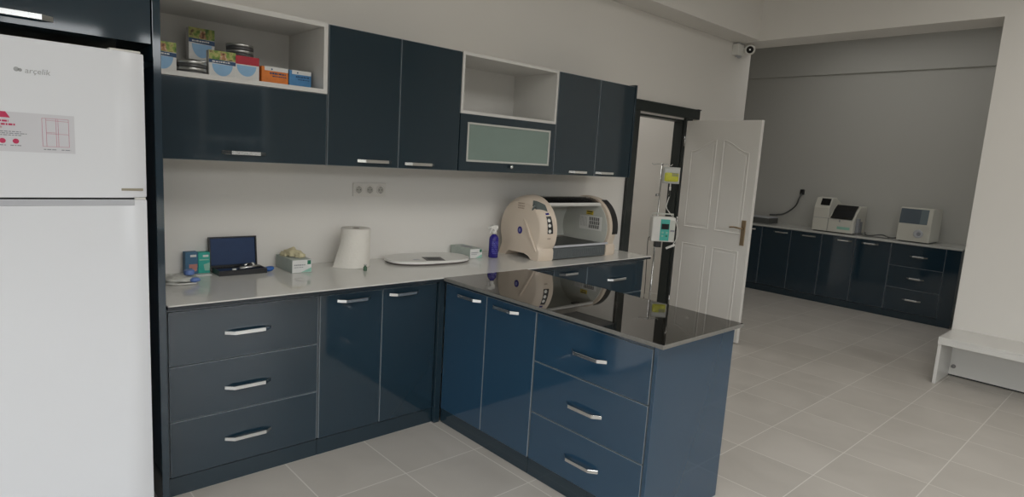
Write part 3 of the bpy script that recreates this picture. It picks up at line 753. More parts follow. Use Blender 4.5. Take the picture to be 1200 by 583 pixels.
# paper roll
t = thing('paper_towel_roll', 'white paper towel roll standing upright with its loose sheet hanging', 'paper towel', (1.135, -0.075, Z))
b = B().lathe([(0.021, 0.0), (0.084, 0.0), (0.086, 0.005), (0.086, 0.225), (0.083, 0.229), (0.023, 0.229), (0.021, 0.226), (0.021, 0.001)], n=48)
obj('roll', b, M['paper'], t, world=False)
obj('core', B().lathe([(0.0205, 0.001), (0.0205, 0.2285), (0.0185, 0.2285), (0.0185, 0.002)], n=24), mat('brown_core', (0.10, 0.07, 0.05), 0.8, var=0.1), t, world=False)
b = B(); N = 14; Hn = 10; rows = []
for j in range(Hn+1):
    v = j/Hn; rows.append([])
    for i in range(N+1):
        u = i/N; a = math.radians(-60 - 120*u)
        fl = 0.087 + 0.0045*u + (1-v)**1.3*0.050*u + 0.004*math.sin(7*u+3*v)*u
        rows[-1].append(b.bm.verts.new((fl*math.cos(a), fl*math.sin(a), 0.001 + v*(0.218 - 0.035*u))))
for j in range(Hn):
    for i in range(N):
        f = b.bm.faces.new((rows[j][i], rows[j][i+1], rows[j+1][i+1], rows[j+1][i])); f.smooth = True
obj('loose_sheet', b, M['paper'], t, world=False)
t = thing('vial', 'tiny green glass vial in front of the paper roll', 'vial', (1.112, -0.238, Z))
obj('glass', B().lathe([(0.010, 0), (0.011, 0.002), (0.011, 0.020), (0.006, 0.026), (0.006, 0.030)], n=18), mat('green_vial_glass', (0.06, 0.13, 0.08), 0.15, var=0.1), t, world=False)
obj('stopper', B().lathe([(0.0075, 0.030), (0.0075, 0.037)], n=16), M['steel'], t, world=False)

# flat oval scale
t = thing('baby_scale', 'flat white oval digital scale on the worktop', 'scale', (1.640, -0.103, Z), math.radians(-6))
def stadium(hx, hy, n=20, e=2.6):
    return [(hx*math.copysign(abs(math.cos(a))**(2/e), math.cos(a)), hy*math.copysign(abs(math.sin(a))**(2/e), math.sin(a))) for a in [2*PI*i/(4*n) for i in range(4*n)]]
obj('platform', B().prism(stadium(0.286, 0.165), 'z', 0.011, 0.026, 0.005, 0, 3), M['white'], t, world=False, smooth=40)
obj('under_rim', B().prism(stadium(0.279, 0.159), 'z', 0.004, 0.0108), mat('brown_rim', (0.10, 0.075, 0.07), 0.4, var=0.05), t, world=False)
for x in (-0.2, 0.2):
    for y in (-0.08, 0.08): obj('foot', B().lathe([(0.016, 0), (0.016, 0.004)], (x, y, 0), 'z', 14), M['black'], t, world=False)
Rd = Matrix.Translation((0.0, -0.075, 0)) @ Matrix.Rotation(math.radians(-14), 4, 'Z')
c_ = obj('display', B().box(-0.062, 0.062, -0.065, 0.062, 0.0262, 0.0278, 0.0006).xf(Rd), M['screen'], t, world=False)
obj('display_window', B().box(-0.042, 0.042, -0.040, 0.040, 0.0279, 0.0283).xf(Rd), M['dark'], c_, world=False)
obj('button', B().box(-0.14, -0.10, -0.085, -0.06, 0.0262, 0.0272, 0.0003), M['fridge_grey'], t, world=False)

# spray bottle
t = thing('spray_bottle', 'violet blue spray bottle with white trigger head', 'spray bottle', (2.153, -0.16, Z))
obj('bottle', B().lathe([(0.030, 0), (0.034, 0.004), (0.034, 0.125), (0.031, 0.142), (0.020, 0.158), (0.013, 0.163), (0.013, 0.172)], n=28), M['violet'], t, world=False)
lb_ = B()
for i in range(9):
    for a0 in range(-150, -50, 12):
        if (i*7+a0) % 5 == 0: continue
        a1, a2 = math.radians(a0), math.radians(a0+9); z = 0.03+i*0.010; r = 0.0346
        lb_.quad([(r*math.cos(a1), r*math.sin(a1), z), (r*math.cos(a2), r*math.sin(a2), z), (r*math.cos(a2), r*math.sin(a2), z+0.005), (r*math.cos(a1), r*math.sin(a1), z+0.005)])
obj('label_print', lb_, M['violet_label'], t, world=False)
sh = B().lathe([(0.017, 0.166), (0.017, 0.186), (0.012, 0.188)], n=20)
sh.prism([(-0.040, 0.205), (-0.040, 0.218), (-0.02, 0.228), (0.022, 0.226), (0.030, 0.212), (0.018, 0.194), (0.010, 0.186), (-0.010, 0.186), (-0.012, 0.204)], 'y', -0.012, 0.012, 0.003, 0, 2)
hd = obj('spray_head', sh, M['white'], t, world=False)
obj('nozzle', B().lathe([(0.009, -0.052), (0.009, -0.040)], (0, 0, 0.212), 'x', 14), M['white'], hd, world=False)
obj('trigger', B().prism([(-0.030, 0.204), (-0.020, 0.204), (-0.024, 0.185), (-0.036, 0.168), (-0.040, 0.170), (-0.031, 0.188)], 'y', -0.006, 0.006, 0.0015), M['white'], hd, world=False)

# ------------------------------------------------------------------ pet incubator
IX0, IX1, IX2, IX3 = 2.345, 2.475, 3.045, 3.185
CY, CZ, CR = -0.210, 1.086, 0.246
t = thing('incubator', 'cream coloured pet incubator with tinted hood and grey tray', 'incubator', (2.77, -0.21, Z))
RIM = [(0.0, 0.048), (0.004, 0.040), (0.015, 0.028), (0.028, 0.018), (0.045, 0.010), (0.085, 0.003), (0.130, 0.0)]
def end_profile(ins):
    """outline (y,z) of an end shell: round top, shoulders, two feet with an arch between"""
    pts = []; R_ = CR-ins; k = ins*0.35
    for i in range(41):
        a = math.radians(-26 + 231*i/40)
        pts.append((CY - R_*math.cos(a), CZ + R_*math.sin(a)))
    zb = pts[-1][1]; yb = pts[-1][0]
    pts += [(yb-0.004, zb-0.03), (0.004-k, 0.925), (0.018-k, Z), (-0.072, Z), (-0.082, 0.902), (-0.11, 0.921), (-0.27, 0.921), (-0.315, 0.908), (-0.338, Z), (-0.425+k, Z), (-0.432+k, 0.90), (-0.432+k, 0.952), (-0.424+ins*0.6, 0.972)]
    return pts
def end_shell(x_out, sgn):
    b = B(); loops = [[b.bm.verts.new((x_out+sgn*dx, y, z)) for y, z in end_profile(i_)] for dx, i_ in RIM]
    n = len(loops[0])
    for A, D in zip(loops, loops[1:]):
        for i in range(n): b.bm.faces.new((A[i], A[(i+1) % n], D[(i+1) % n], D[i]))
    b.bm.faces.new(loops[0]); b.bm.faces.new(loops[-1][::-1])
    return obj('end_shell', b, M['cream'], t, smooth=38)
le = end_shell(IX0, 1); re_ = end_shell(IX3, -1)
# a patch laid on the shell: s = distance from the centre measured over the rim, a = angle above the front
ARC = [(0.0, 0.0, 0.0)]
for (d0, i0), (d1, i1) in zip(RIM, RIM[1:]): ARC.append((ARC[-1][0]+math.hypot(d1-d0, i0-i1), d1, i1))
def on_shell(s_, a, off=0.0015):
    a = math.radians(a); s0 = CR-RIM[0][1]
    if s_ <= s0: r_, x = s_, IX0-off
    else:
        q = s_-s0; r_, x = CR, IX0+0.13
        for (l0, d0, i0), (l1, d1, i1) in zip(ARC, ARC[1:]):
            if q <= l1:
                k = (q-l0)/(l1-l0); r_ = CR-(i0+(i1-i0)*k)+off; x = IX0+d0+(d1-d0)*k-off*0.6; break
    return (x, CY-r_*math.cos(a), CZ+r_*math.sin(a))
def patch(b, q, off=0.0015, n=12):
    """q: four (s, a) corners, filled as a curved sheet with a little thickness"""
    g = {}
    for j in range(n+1):
        for i in range(n+1):
            u, v = i/n, j/n
            p = [(1-u)*(1-v)*q[0][k]+u*(1-v)*q[1][k]+u*v*q[2][k]+(1-u)*v*q[3][k] for k in (0, 1)]
            g[i, j] = b.bm.verts.new(on_shell(p[0], p[1], off))
    for j in range(n):
        for i in range(n): b.bm.faces.new((g[i, j], g[i+1, j], g[i+1, j+1], g[i, j+1])).smooth = True
    return b
def disc_patch(b, s_, a, rad, off):
    c_ = b.bm.verts.new(on_shell(s_, a, off+0.0012)); ring_ = []
    for i in range(18):
        th = 2*PI*i/18; ring_.append(b.bm.verts.new(on_shell(s_+rad*math.cos(th), a+math.degrees(rad*math.sin(th)/0.24), off)))
    for i in range(18): b.bm.faces.new((c_, ring_[i], ring_[(i+1) % 18])).smooth = True
    return b
xl = IX0-0.001
b = B().tube(spline([(xl+0.003, -0.246, 1.165), (xl-0.003, -0.285, 1.12), (xl-0.005, -0.325, 1.06), (xl-0.003, -0.36, 1.00), (xl+0.004, -0.388, 0.945)], 6), [0.001]+[0.009]*23+[0.002])
obj('ridge', b, M['cream'], le)
b = B().prism([(CY-0.006+0.022*math.cos(2*PI*i/24), CZ-0.006+0.026*math.sin(2*PI*i/24)) for i in range(24)], 'x', xl-0.003, xl+0.004)
em = obj('emblem', b, M['violet'], le)
b = B().prism([(CY-0.006+0.010*math.cos(2*PI*i/20), CZ-0.006+0.013*math.sin(2*PI*i/20)) for i in range(20)], 'x', xl-0.0045, xl-0.003)
obj('emblem_ring', b, mat('emblem_silver', (0.16, 0.18, 0.40), 0.4, var=0.1), em)
rnd = random.Random(8); b = B()
for zr in (1.279, 1.261, 1.245):
    y = -0.182
    while y > -0.245:
        wd = rnd.uniform(0.006, 0.014); b.box(xl-0.0012, xl+0.0015, y-wd, y, zr-0.012, zr-0.004); y -= wd+0.004
obj('name_print', b, mat('faint_brown_print', (0.40, 0.31, 0.24), 0.5, var=0.1), le)
obj('display_window', patch(B(), [(0.184, 51), (0.287, 36), (0.297, 50), (0.242, 67)]), M['lcd'], le)
obj('indicator', patch(B(), [(0.262, 30.5), (0.292, 30.5), (0.292, 34), (0.262, 34)], n=4), M['violet'], le)
kp = obj('keypad', patch(B(), [(0.257, -1.5), (0.305, -1.5), (0.300, 28), (0.260, 28)]), M['black'], le)
for a_ in (20.6, 12.0, 2.8): obj('button', disc_patch(B(), 0.276, a_, 0.0125, 0.003), M['white'], kp)
obj('small_mark', patch(B(), [(0.262, -11), (0.290, -11), (0.290, -8.5), (0.262, -8.5)], n=4), mat('faint_grey_print', (0.42, 0.34, 0.28), 0.5, var=0.1), le)
# dark control strip on the rounded front of the right end
b = B()
def strip(b, r0, r1, x0, x1, a0, a1, n=16):
    out = []
    for i in range(n+1):
        a = math.radians(a0+(a1-a0)*i/n)
        out.append([(x, CY-r*math.cos(a), CZ+r*math.sin(a)) for r in (r0, r1) for x in (x0, x1)])
    vs = [[b.bm.verts.new(p) for p in q] for q in out]
    for A, D in zip(vs, vs[1:]):
        for i, j in ((0, 1), (1, 3), (3, 2), (2, 0)):
            b.bm.faces.new((A[i], A[j], D[j], D[i]))
    for q in (vs[0], vs[-1]): b.bm.faces.new((q[0], q[1], q[3], q[2]))
    return b
obj('control_strip', strip(B(), CR-0.012, CR+0.0025, IX2+0.045, IX3-0.035, -8, 62), M['black'], re_)
# cabin: curved back, inner disc, tinted roof hood, clear front shield edge, tray, rail, mat
cb = strip(B(), CR-0.022, CR-0.014, IX1-0.001, IX2+0.001, 92, 205, 24)
obj('back_shell', cb, M['cream_light'], t)
ip = [(CY-(CR-0.016)*math.cos(math.radians(a_)), CZ+(CR-0.016)*math.sin(math.radians(a_))) for a_ in range(-32, 213, 6)]
obj('inner_wall', B().prism(ip, 'x', IX2-0.008, IX2-0.001), M['cream_light'], t)
gr = B().box(IX2-0.011, IX2-0.0085, -0.388, -0.165, 1.068, 1.175, 0.001)
g_ = obj('vent_panel', gr, M['white'], t)
b = B()
for i in range(7):
    for j in range(3):
        y = -0.264-i*0.0150-(j % 2)*0.003
        b.box(IX2-0.0118, IX2-0.0112, y-0.0085, y, 1.082+j*0.030, 1.108+j*0.030)
for i in range(6):
    y = -0.178-i*0.012
    b.box(IX2-0.0116, IX2-0.0112, y-0.0015, y, 1.09, 1.165)
obj('vent_slot', b, M['black'], g_)
obj('warning_label', B().box(IX2-0.0098, IX2-0.0085, -0.298, -0.228, 1.184, 1.216), M['yellow'], t)
obj('warning_print', B().box(IX2-0.0104, IX2-0.0099, -0.290, -0.236, 1.203, 1.211).box(IX2-0.0104, IX2-0.0099, -0.285, -0.24, 1.189, 1.194), M['black'], t)
hood = obj('hood', strip(B(), CR-0.014, CR-0.010, IX1-0.001, IX2+0.001, 56, 112, 14), M['tint'], t)
hl = strip(B(), CR-0.019, CR-0.006, IX1-0.001, IX2+0.001, 50, 56, 4)
obj('hood_lip', hl, M['white'], hood)
obj('hood_lamp', B().box(2.86, 2.93, -0.32, -0.29, 1.262, 1.272, 0.003), M['black'], hood)
b = B().box(IX1-0.006, IX2+0.006, -0.425, 0.0, Z+0.006, 0.972).box(IX1+0.001, IX2-0.001, -0.4335, -0.4255, Z+0.008, 0.968, 0.002)
for i in range(34):
    x = IX1+0.012+i*(IX2-IX1-0.024)/33
    b.box(x-0.003, x+0.003, -0.4365, -0.4336, Z+0.016, 0.958)
tr = obj('tray', b, M['grey_tray'], t)
obj('rail', B().box(IX1-0.004, IX2+0.016, -0.446, -0.43, 0.975, 0.991, 0.004, 2), M['fridge_grey'], tr)
obj('mat', B().box(IX1+0.001, IX2-0.012, -0.42, -0.03, 0.9722, 0.984, 0.003), M['black'], tr)

# ------------------------------------------------------------------ infusion stand in front of the doorway
PX, PY = 4.19, -0.10
t = thing('infusion_stand', 'slim chrome infusion stand in front of the doorway', 'stand', (PX, PY, 0))
obj('pole', B().tube([(PX, PY, 0.06), (PX, PY, 1.62)], 0.008, 12).tube([(PX, PY, 0.06), (PX, PY, 0.80)], 0.0095, 14), M['steel'], t)
b = B()
for s_ in (-1, 1):
    b.tube(spline([(PX, PY, 1.610), (PX+s_*0.03, PY-s_*0.03, 1.612), (PX+s_*0.055, PY-s_*0.055, 1.604), (PX+s_*0.066, PY-s_*0.066, 1.616)], 5), 0.0035, 8)
obj('hook', b, M['steel'], t)
obj('clamp_knob', B().lathe([(0.012, 0), (0.012, 0.03)], (PX-0.05, PY, 1.33), 'x', 14).tube([(PX-0.03, PY, 1.33), (PX, PY, 1.33)], 0.006), M['steel'], t)
for k in range(5):
    a = 2*PI*k/5+0.3
    lg = obj('leg', B().tube([(PX, PY, 0.085), (PX+0.14*math.cos(a), PY+0.14*math.sin(a), 0.065), (PX+0.22*math.cos(a), PY+0.22*math.sin(a), 0.055)], [0.014, 0.012, 0.010], 10), M['steel'], t)
    cx, cy = PX+0.22*math.cos(a), PY+0.22*math.sin(a)
    obj('caster', B().lathe([(0.020, -0.010), (0.026, -0.008), (0.026, 0.008), (0.020, 0.010)], (cx, cy, 0.0265), 'y', 18), M['black'], lg)
# the bag hangs from the right-hand hook and faces the camera side
ang = math.radians(-42)
BX, BY = PX+0.088, PY-0.088
PUX, PUY = PX-0.035, PY-0.084
t = thing('infusion_bag', 'yellow fluid infusion bag hanging from the stand', 'infusion bag', (BX-0.035, BY+0.018, 1.440), ang)
def cushion(hw, h, th, z0, n=14):
    b = B(); fr, bk = [], []
    for j in range(n+1):
        A_, D_ = [], []
        for i in range(n+1):
            u = -1+2*i/n; v = -1+2*j/n
            bul = th*(max(0, 1-u**4)*max(0, 1-v**4))**0.5
            A_.append(b.bm.verts.new((u*hw, -bul-0.0006, z0+(v+1)/2*h))); D_.append(b.bm.verts.new((u*hw, bul+0.0006, z0+(v+1)/2*h)))
        fr.append(A_); bk.append(D_)
    for g_, fl in ((fr, 0), (bk, 1)):
        for j in range(n):
            for i in range(n):
                f = b.bm.faces.new((g_[j][i], g_[j][i+1], g_[j+1][i+1], g_[j+1][i])); f.smooth = True
    for i in range(n):
        b.bm.faces.new((fr[0][i], bk[0][i], bk[0][i+1], fr[0][i+1])); b.bm.faces.new((fr[n][i], bk[n][i], bk[n][i+1], fr[n][i+1]))
        b.bm.faces.new((fr[i][0], bk[i][0], bk[i+1][0], fr[i+1][0])); b.bm.faces.new((fr[i][n], bk[i][n], bk[i+1][n], fr[i+1][n]))
    return b
obj('bag', cushion(0.078, 0.150, 0.018, 0.0), mat('clear_bag_film', (0.55, 0.56, 0.53), 0.2, var=0.05), t, world=False)
obj('fluid', cushion(0.073, 0.100, 0.022, 0.012), M['fluid'], t, world=False)
b = B(); rnd = random.Random(5)
for j in range(3):
    x = 0.0
    while x < 0.05:
        wd = rnd.uniform(0.006, 0.014); b.box(x, x+wd, -0.0255, -0.0235, 0.070+j*0.011, 0.076+j*0.011); x += wd+0.003
obj('print', b, M['grey_print'], t, world=False)
obj('eyelet', B().box(-0.012, 0.012, -0.003, 0.003, 0.150, 0.156, 0.001), M['clear'], t, world=False)
obj('port', B().tube([(0.0, 0, 0.0), (0.0, 0, -0.03)], 0.006).tube([(0.0, 0, -0.03), (0.0, 0, -0.062)], 0.009), M['white'], t, world=False)
obj('drip_chamber', B().lathe([(0.006, -0.12), (0.010, -0.112), (0.010, -0.066), (0.006, -0.0625)], n=16), M['clear'], t, world=False)
# pump clamped on the pole
t = thing('infusion_pump', 'white infusion pump with teal panel clamped to the stand', 'pump', (PUX, PUY, 0.915), ang)
obj('housing', B().box(-0.105, 0.105, -0.06, 0.06, 0.0, 0.225, 0.010, 3), M['white'], t, world=False)
p = obj('front_panel', B().box(-0.03, 0.052, -0.064, -0.0602, 0.012, 0.205, 0.001), M['teal'], t, world=False)
obj('screen', B().box(-0.022, 0.045, -0.0665, -0.0642, 0.115, 0.165), M['screen'], p, world=False)
for z in (0.085, 0.055):
    for x in (-0.008, 0.03): obj('button', B().box(x-0.009, x+0.009, -0.0668, -0.0642, z-0.008, z+0.008, 0.001), M['green'] if (x > 0 and z < 0.06) else M['mint'], p, world=False)
obj('tube_door', B().box(0.056, 0.1, -0.0635, -0.0602, 0.02, 0.2, 0.001), M['cream_light'], t, world=False)
obj('latch', B().box(0.062, 0.098, -0.072, -0.0637, 0.098, 0.112, 0.002), M['grey_print'], t, world=False)
obj('grip', B().tube([(-0.095, 0.01, 0.226), (-0.095, 0.01, 0.25), (0.095, 0.01, 0.25), (0.095, 0.01, 0.226)], 0.007), M['cream_light'], t, world=False)
obj('clamp', B().box(-0.060, -0.044, 0.0602, 0.105, 0.08, 0.12, 0.003).box(-0.016, 0.0, 0.0602, 0.105, 0.08, 0.12, 0.003).box(-0.06, 0.0, -0.03, 0.03, -0.055, -0.001, 0.004), M['black'], t, world=False)
# power lead of the pump, hanging down beside the pole (in the pump's own axes)
pts = spline([(-0.1, 0.0, 0.04), (-0.118, 0.0, 0.0), (-0.112, 0.0, -0.2), (-0.105, 0.0, -0.5), (-0.13, -0.02, -0.80), (-0.2, -0.05, -0.895), (-0.5, -0.10, -0.905)], 8)
obj('power_cord', B().tube(pts, 0.0035, 8), M['black'], t, world=False)
# tubing from the bag down past the pump (in the bag's own axes)
bag = bpy.data.objects['infusion_bag']
pts = spline([(0, 0, -0.12), (-0.012, 0, -0.17), (-0.016, 0, -0.22), (0.02, 0, -0.27), (0.075, 0, -0.33), (0.108, 0, -0.42), (0.105, 0, -0.50), (0.075, 0, -0.565)], 8)
tb = obj('tubing', B().tube(pts, 0.004, 8), M['white'], bag, world=False)
obj('roller_clamp', B().box(-0.045, 0.045, -0.010, 0.010, -0.009, 0.009, 0.003).xf(Matrix.Translation((0.055, 0, -0.58)) @ Matrix.Rotation(math.radians(-25), 4, 'Y')), M['white'], tb, world=False)

# ------------------------------------------------------------------ security camera
t = thing('security_camera', 'small white security camera high on the wall corner', 'camera', (5.60, YW, 2.86))
obj('mounting_box', B().box(5.535, 5.665, 0.018, YW-0.0015, 2.80, 2.912, 0.006, 2), M['white'], t)
obj('top_edge', B().box(5.54, 5.66, 0.016, YW-0.002, 2.9122, 2.917), M['fridge_grey'], t)
obj('lower_gland', B().lathe([(0.016, 2.785), (0.016, 2.7998)], (5.575, 0.05, 0), 'z', 16).lathe([(0.02, 2.782), (0.02, 2.7998)], (5.63, 0.05, 0), 'z', 16), M['fridge_grey'], t)
hd = Matrix.Translation((5.69, -0.03, 2.868)) @ Matrix.Rotation(math.radians(-62), 4, 'Z') @ Matrix.Rotation(math.radians(97), 4, 'X')
b = B().lathe([(0.038, -0.055), (0.052, -0.045), (0.055, 0.01), (0.05, 0.045), (0.036, 0.05)], n=28)
cm = Vector((5.69, -0.03, 2.868)); dirv = (Vector((-0.65, -3.38, 1.58))-cm).normalized()
rot = dirv.to_track_quat('Z', 'Y').to_matrix().to_4x4()
hd = obj('camera_head', b.xf(Matrix.Translation(cm) @ rot), M['white'], t)
obj('arm', B().tube([(5.645, 0.03, 2.868), (5.68, 0.0, 2.868)], 0.018, 14), M['white'], t)
obj('lens', B().lathe([(0.036, 0.0502), (0.036, 0.053), (0.018, 0.054), (0.012, 0.056)], n=24).xf(Matrix.Translation(cm) @ rot), M['screen'], hd)
obj('lens_glint', B().lathe([(0.010, 0.0562), (0.007, 0.058)], n=16).xf(Matrix.Translation(cm) @ rot), M['steel'], hd)

# ------------------------------------------------------------------ bench on the right
t = thing('bench', 'low white board bench along the right wall', 'bench', (5.34, -3.3, 0))
BY0, BY1 = -4.6, -2.205
obj('seat', B().box(5.102, 5.578, BY0, BY1, 0.372, 0.388, 0.0015), M['bench'], t)
obj('front_board', B().box(5.102, 5.120, BY0, BY1, 0.330, 0.3715, 0.0015), M['bench'], t)
obj('side_board', B().box(5.1205, 5.577, BY1-0.024, BY1, 0.001, 0.3715, 0.0015), M['bench'], t)
obj('side_board', B().box(5.1205, 5.577, BY0, BY0+0.024, 0.001, 0.3715, 0.0015), M['bench'], t)
obj('back_board', B().box(5.505, 5.523, BY0+0.025, BY1-0.025, 0.012, 0.3715), M['bench'], t)
obj('floor_strip', B().box(5.507, 5.521, BY0+0.025, BY1-0.025, 0.001, 0.0115), M['dark'], t)
obj('cable_knob', B().lathe([(0.016, 0), (0.016, -0.012), (0.008, -0.014)], (5.505, BY1-0.055, 0.085), 'x', 18), mat('grey_knob', (0.25, 0.24, 0.23), 0.5, var=0.05), t)

# ------------------------------------------------------------------ alcove cabinets
XF, XK = 7.50, 8.118
def far_unit(label, cat, y0, y1, fronts):
    return base_unit(label, cat, 'x', y0, y1, XF, XK, fronts, 'alcove base cabinets' if False else None, ztop=0.878)
def dd(y0, y1, hy0, hy1): return ('cupboard_door', y0, 0.09, 0.876, y1, (hy0, hy1), 0.829)
far_unit('navy two-door cabinet in the alcove, right half below the ivory analyser', 'cupboard', -1.113, -0.331, [dd(-0.722, -0.332, -0.68, -0.49), dd(-1.112, -0.722, -0.975, -0.79)])
far_unit('navy two-door cabinet in the alcove nearest the open door', 'cupboard', -0.330, 0.452, [dd(0.061, 0.451, 0.11, 0.30), dd(-0.329, 0.061, -0.25, -0.06)])
far_unit('navy cabinet in the alcove mostly hidden behind the open door', 'cupboard', 0.453, 1.235, [dd(0.844, 1.234, 0.94, 1.13), dd(0.454, 0.844, 0.55, 0.74)])
t = far_unit('navy three-drawer cabinet under the boxy analyser in the alcove', 'drawer cabinet', -1.660, -1.114, [
    ('drawer', -1.658, 0.618, 0.876, -1.116, (-1.49, -1.313), 0.747),
    ('drawer', -1.658, 0.362, 0.618, -1.116, (-1.49, -1.313), 0.491),
    ('drawer', -1.658, 0.09, 0.362, -1.116, (-1.49, -1.303), 0.240)])
obj('end_panel', B().box(XF, XF+0.02, -1.797, -1.6612, 0.001, 0.878), M['navy'], t)
obj('end_panel', B().box(XF+0.021, XK, -1.797, -1.779, 0.001, 0.878), M['navy'], t)
tag(obj('worktop', B().box(XF-0.012, 8.1185, -1.80, 1.24, 0.879, 0.900, 0.0015), M['counter_far']), 'pale grey worktop on the alcove cabinets', 'worktop')
ZF = 0.9005
# ivory analyser with curved black lid
t = thing('laboratory_analyser', 'wide ivory analyser with curved black lid in the alcove', 'analyser', (7.80, -0.38, ZF))
X0 = 7.60
def profile(z_off=0):
    return [(X0, ZF+0.012), (X0, ZF+0.175), (X0+0.04, ZF+0.19), (X0+0.10, ZF+0.27), (X0+0.20, ZF+0.335), (X0+0.42, ZF+0.345), (X0+0.42, ZF+0.012)]
body = B().prism(profile(), 'y', -0.635, -0.335, 0.008, 0, 2)
body.prism([(X0, ZF+0.012), (X0, ZF+0.30), (X0+0.06, ZF+0.425), (X0+0.20, ZF+0.435), (X0+0.42, ZF+0.35), (X0+0.42, ZF+0.012)], 'y', -0.335, -0.145, 0.008, 0, 2)
sh = obj('shell', body, M['analyser'], t)
b = B(); lid_p = [(X0+0.002, ZF+0.182), (X0+0.044, ZF+0.20), (X0+0.10, ZF+0.278), (X0+0.19, ZF+0.340)]
lid_q = [(x-0.012, z+0.010) for x, z in lid_p]
b.prism(lid_p + lid_q[::-1], 'y', -0.612, -0.360, 0.002)
obj('lid', b, M['screen'], sh)
b = B().prism([(X0+0.014, ZF+0.335), (X0+0.053, ZF+0.416), (X0+0.047, ZF+0.419), (X0+0.008, ZF+0.338)], 'y', -0.325, -0.215)
obj('screen', b, M['screen'], sh)
obj('printed_strip', B().box(X0-0.001, X0+0.001, -0.60, -0.45, ZF+0.05, ZF+0.085), M['mint'], sh)
obj('panel_seam', B().box(X0-0.0008, X0+0.001, -0.63, -0.15, ZF+0.172, ZF+0.176).box(X0-0.0008, X0+0.001, -0.335, -0.331, ZF+0.02, ZF+0.172).box(X0-0.001, X0+0.001, -0.480, -0.466, ZF+0.14, ZF+0.168), M['grey_print'], sh)
obj('side_tube_rack', B().box(7.68, 7.72, -0.675, -0.636, ZF+0.0, ZF+0.20, 0.004).box(7.76, 7.80, -0.675, -0.636, ZF+0.0, ZF+0.16, 0.004), M['grey_print'], t)
obj('foot', B().box(X0+0.03, X0+0.39, -0.62, -0.16, ZF, ZF+0.0118), M['black'], t)
# boxy analyser with blue-grey screen
t = thing('blood_analyser', 'boxy pale analyser with blue grey screen at the alcove counter end', 'analyser', (7.80, -1.29, ZF))
X1 = 7.60
b = B().prism([(X1, ZF+0.012), (X1-0.012, ZF+0.20), (X1+0.02, ZF+0.39), (X1+0.05, ZF+0.40), (X1+0.40, ZF+0.39), (X1+0.40, ZF+0.012)], 'y', -1.455, -1.118, 0.010, 0, 2)
sh = obj('shell', b, M['analyser'], t)
xs = lambda z: X1-0.012+(z-0.20)*0.032/0.19
obj('screen', B().prism([(xs(0.215)-0.003, ZF+0.215), (xs(0.385)-0.003, ZF+0.385), (xs(0.385)+0.002, ZF+0.385), (xs(0.215)+0.002, ZF+0.215)], 'y', -1.41, -1.128), M['lcd_blue'], sh)
obj('touch_keys', B().prism([(xs(0.215)-0.0045, ZF+0.218), (xs(0.385)-0.0045, ZF+0.382), (xs(0.385)-0.0025, ZF+0.382), (xs(0.215)-0.0025, ZF+0.218)], 'y', -1.407, -1.335), mat('pale_blue_keys', (0.15, 0.19, 0.21), 0.2, var=0.05), sh)
obj('dial', B().lathe([(0.048, 0.004), (0.048, -0.010), (0.030, -0.013), (0.028, -0.011)], (X1-0.008, -1.338, ZF+0.105), 'x', 28), M['fridge_grey'], sh)
obj('dial_cap', B().lathe([(0.022, -0.0112), (0.018, -0.016)], (X1-0.008, -1.345, ZF+0.105), 'x', 20), M['grey_print'], sh)
obj('foot', B().box(X1+0.02, X1+0.37, -1.44, -1.14, ZF, ZF+0.0118), M['black'], t)
# leads
pts = spline([(7.86, -0.70, ZF+0.03), (7.74, -0.74, ZF+0.014), (7.68, -0.82, ZF+0.014), (7.72, -0.93, ZF+0.035), (7.70, -1.02, ZF+0.014), (7.78, -1.08, ZF+0.02), (7.85, -1.114, ZF+0.05)], 8)
tag(obj('power_cord', B().tube(pts, 0.008, 8), M['rubber']), 'dark lead lying in loops between the two alcove analysers', 'cord')
pts = spline([(7.58, -0.66, ZF+0.012), (7.57, -0.72, ZF+0.03), (7.55, -0.80, ZF+0.012), (7.57, -0.88, ZF+0.012), (7.56, -0.98, ZF+0.014), (7.56, -1.06, ZF+0.012)], 8)
tag(obj('power_cord', B().tube(pts, 0.006, 8), M['rubber']), 'thin dark lead at the front edge between the alcove analysers', 'cord')
t = thing('plugged_cord', 'grey cord rising to a black plug on the alcove wall', 'cord', (8.118, 0.235, ZF))
obj('plug', B().box(8.085, 8.117, 0.21, 0.265, 1.33, 1.40, 0.006, 2), M['black'], t)
obj('lead', B().tube(spline([(8.085, 0.238, 1.345), (8.04, 0.245, 1.27), (8.05, 0.29, 1.16), (8.06, 0.42, 1.05), (8.03, 0.52, 1.02), (8.02, 0.62, 1.01)], 8), 0.011, 8), M['rubber'], t)
t = thing('adapter_box', 'low dark box on the alcove counter beside the door edge', 'box', (7.85, 0.62, ZF))
obj('case', B().box(7.70, 8.0, 0.48, 0.95, ZF, ZF+0.075, 0.006, 2), M['rubber'], t)
obj('top_cover', B().box(7.705, 7.995, 0.485, 0.945, ZF+0.0755, ZF+0.086, 0.003), M['fridge_grey'], t)

# ------------------------------------------------------------------ outside: a low building and a railing seen only in reflections
b = B().box(-14, 12, -17.5, -17, -0.2, 3.4)
o = struct('wall_outside', b, M['render'])
b = B()
for z in (0.55, 0.9, 1.25, 1.6): b.box(-6, 6, -9.02, -8.98, z, z+0.03)
for i in range(25): b.box(-6+i*0.5-0.012, -6+i*0.5+0.012, -9.01, -8.99, 0, 1.6)
struct('trim_railing_outside', b, M['steel'])

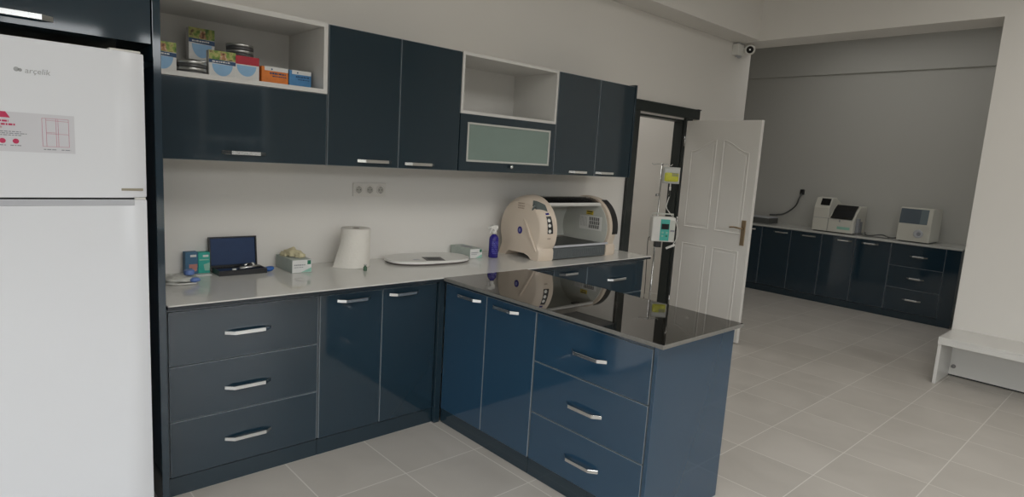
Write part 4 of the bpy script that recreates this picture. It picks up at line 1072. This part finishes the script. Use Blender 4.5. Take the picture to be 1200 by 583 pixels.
# ------------------------------------------------------------------ light
world = bpy.data.worlds.new('sky'); bpy.context.scene.world = world; world.use_nodes = True
nt = world.node_tree; bg = nt.nodes['Background']
tc = nt.nodes.new('ShaderNodeTexCoord'); sp = nt.nodes.new('ShaderNodeSeparateXYZ'); nt.links.new(tc.outputs['Generated'], sp.inputs[0])
r = nt.nodes.new('ShaderNodeValToRGB'); nt.links.new(sp.outputs[2], r.inputs[0])
el = r.color_ramp.elements
el[0].position = 0.0; el[0].color = (0.16, 0.155, 0.14, 1)
el[1].position = 0.16; el[1].color = (0.92, 0.94, 0.97, 1)
e = el.new(0.06); e.color = (0.20, 0.20, 0.19, 1)
e = el.new(0.7); e.color = (0.88, 0.93, 1.0, 1)
nt.links.new(r.outputs[0], bg.inputs['Color']); bg.inputs['Strength'].default_value = 11.0
# fill light added to brighten the hallway behind the doorway, no real fixture
L = bpy.data.lights.new('hallway_fill', 'AREA'); L.size = 0.6; L.energy = 24; L.color = (1.0, 0.98, 0.95)
o = bpy.data.objects.new('hallway_fill', L); C.objects.link(o); o.location = (4.3, 1.7, 3.3)
for nm, loc, sz, en in (('ceiling_fill', (0.6, -3.6, 3.38), 1.6, 70), ('ceiling_fill', (3.6, -3.2, 3.38), 1.6, 40), ('alcove_fill', (6.7, -0.8, 3.38), 1.8, 15)):  # unseen area lights added as fill for the main room and alcove
    L = bpy.data.lights.new(nm, 'AREA'); L.size = sz; L.energy = en; L.color = (1.0, 0.98, 0.95)
    o = bpy.data.objects.new(nm, L); C.objects.link(o); o.location = loc

# ------------------------------------------------------------------ camera
cam = bpy.data.cameras.new('camera'); co = bpy.data.objects.new('camera', cam); C.objects.link(co)
yaw, pit, rol, fpx = -0.7463, -0.1453, 0.0621, 721.9
fwd = Vector((-math.sin(yaw)*math.cos(pit), math.cos(yaw)*math.cos(pit), math.sin(pit)))
r0 = Vector((math.cos(yaw), math.sin(yaw), 0)); u0 = r0.cross(fwd)
right = math.cos(rol)*r0 + math.sin(rol)*u0; up = -math.sin(rol)*r0 + math.cos(rol)*u0
mw = Matrix((( right.x, up.x, -fwd.x, -0.649), (right.y, up.y, -fwd.y, -3.3812), (right.z, up.z, -fwd.z, 1.5807), (0, 0, 0, 1)))
co.matrix_world = mw
cam.sensor_fit = 'HORIZONTAL'; cam.sensor_width = 36.0; cam.lens = 36.0*fpx/1200.0; cam.clip_start = 0.05
bpy.context.scene.camera = co
sc = bpy.context.scene
sc.view_settings.view_transform = 'Standard'; sc.view_settings.look = 'None'
sc.view_settings.exposure = -0.66; sc.view_settings.gamma = 1.0
sc.cycles.use_denoising = True
sc.cycles.max_bounces = 10; sc.cycles.diffuse_bounces = 5; sc.cycles.glossy_bounces = 5; sc.cycles.transparent_max_bounces = 12
sc.cycles.sample_clamp_indirect = 8.0
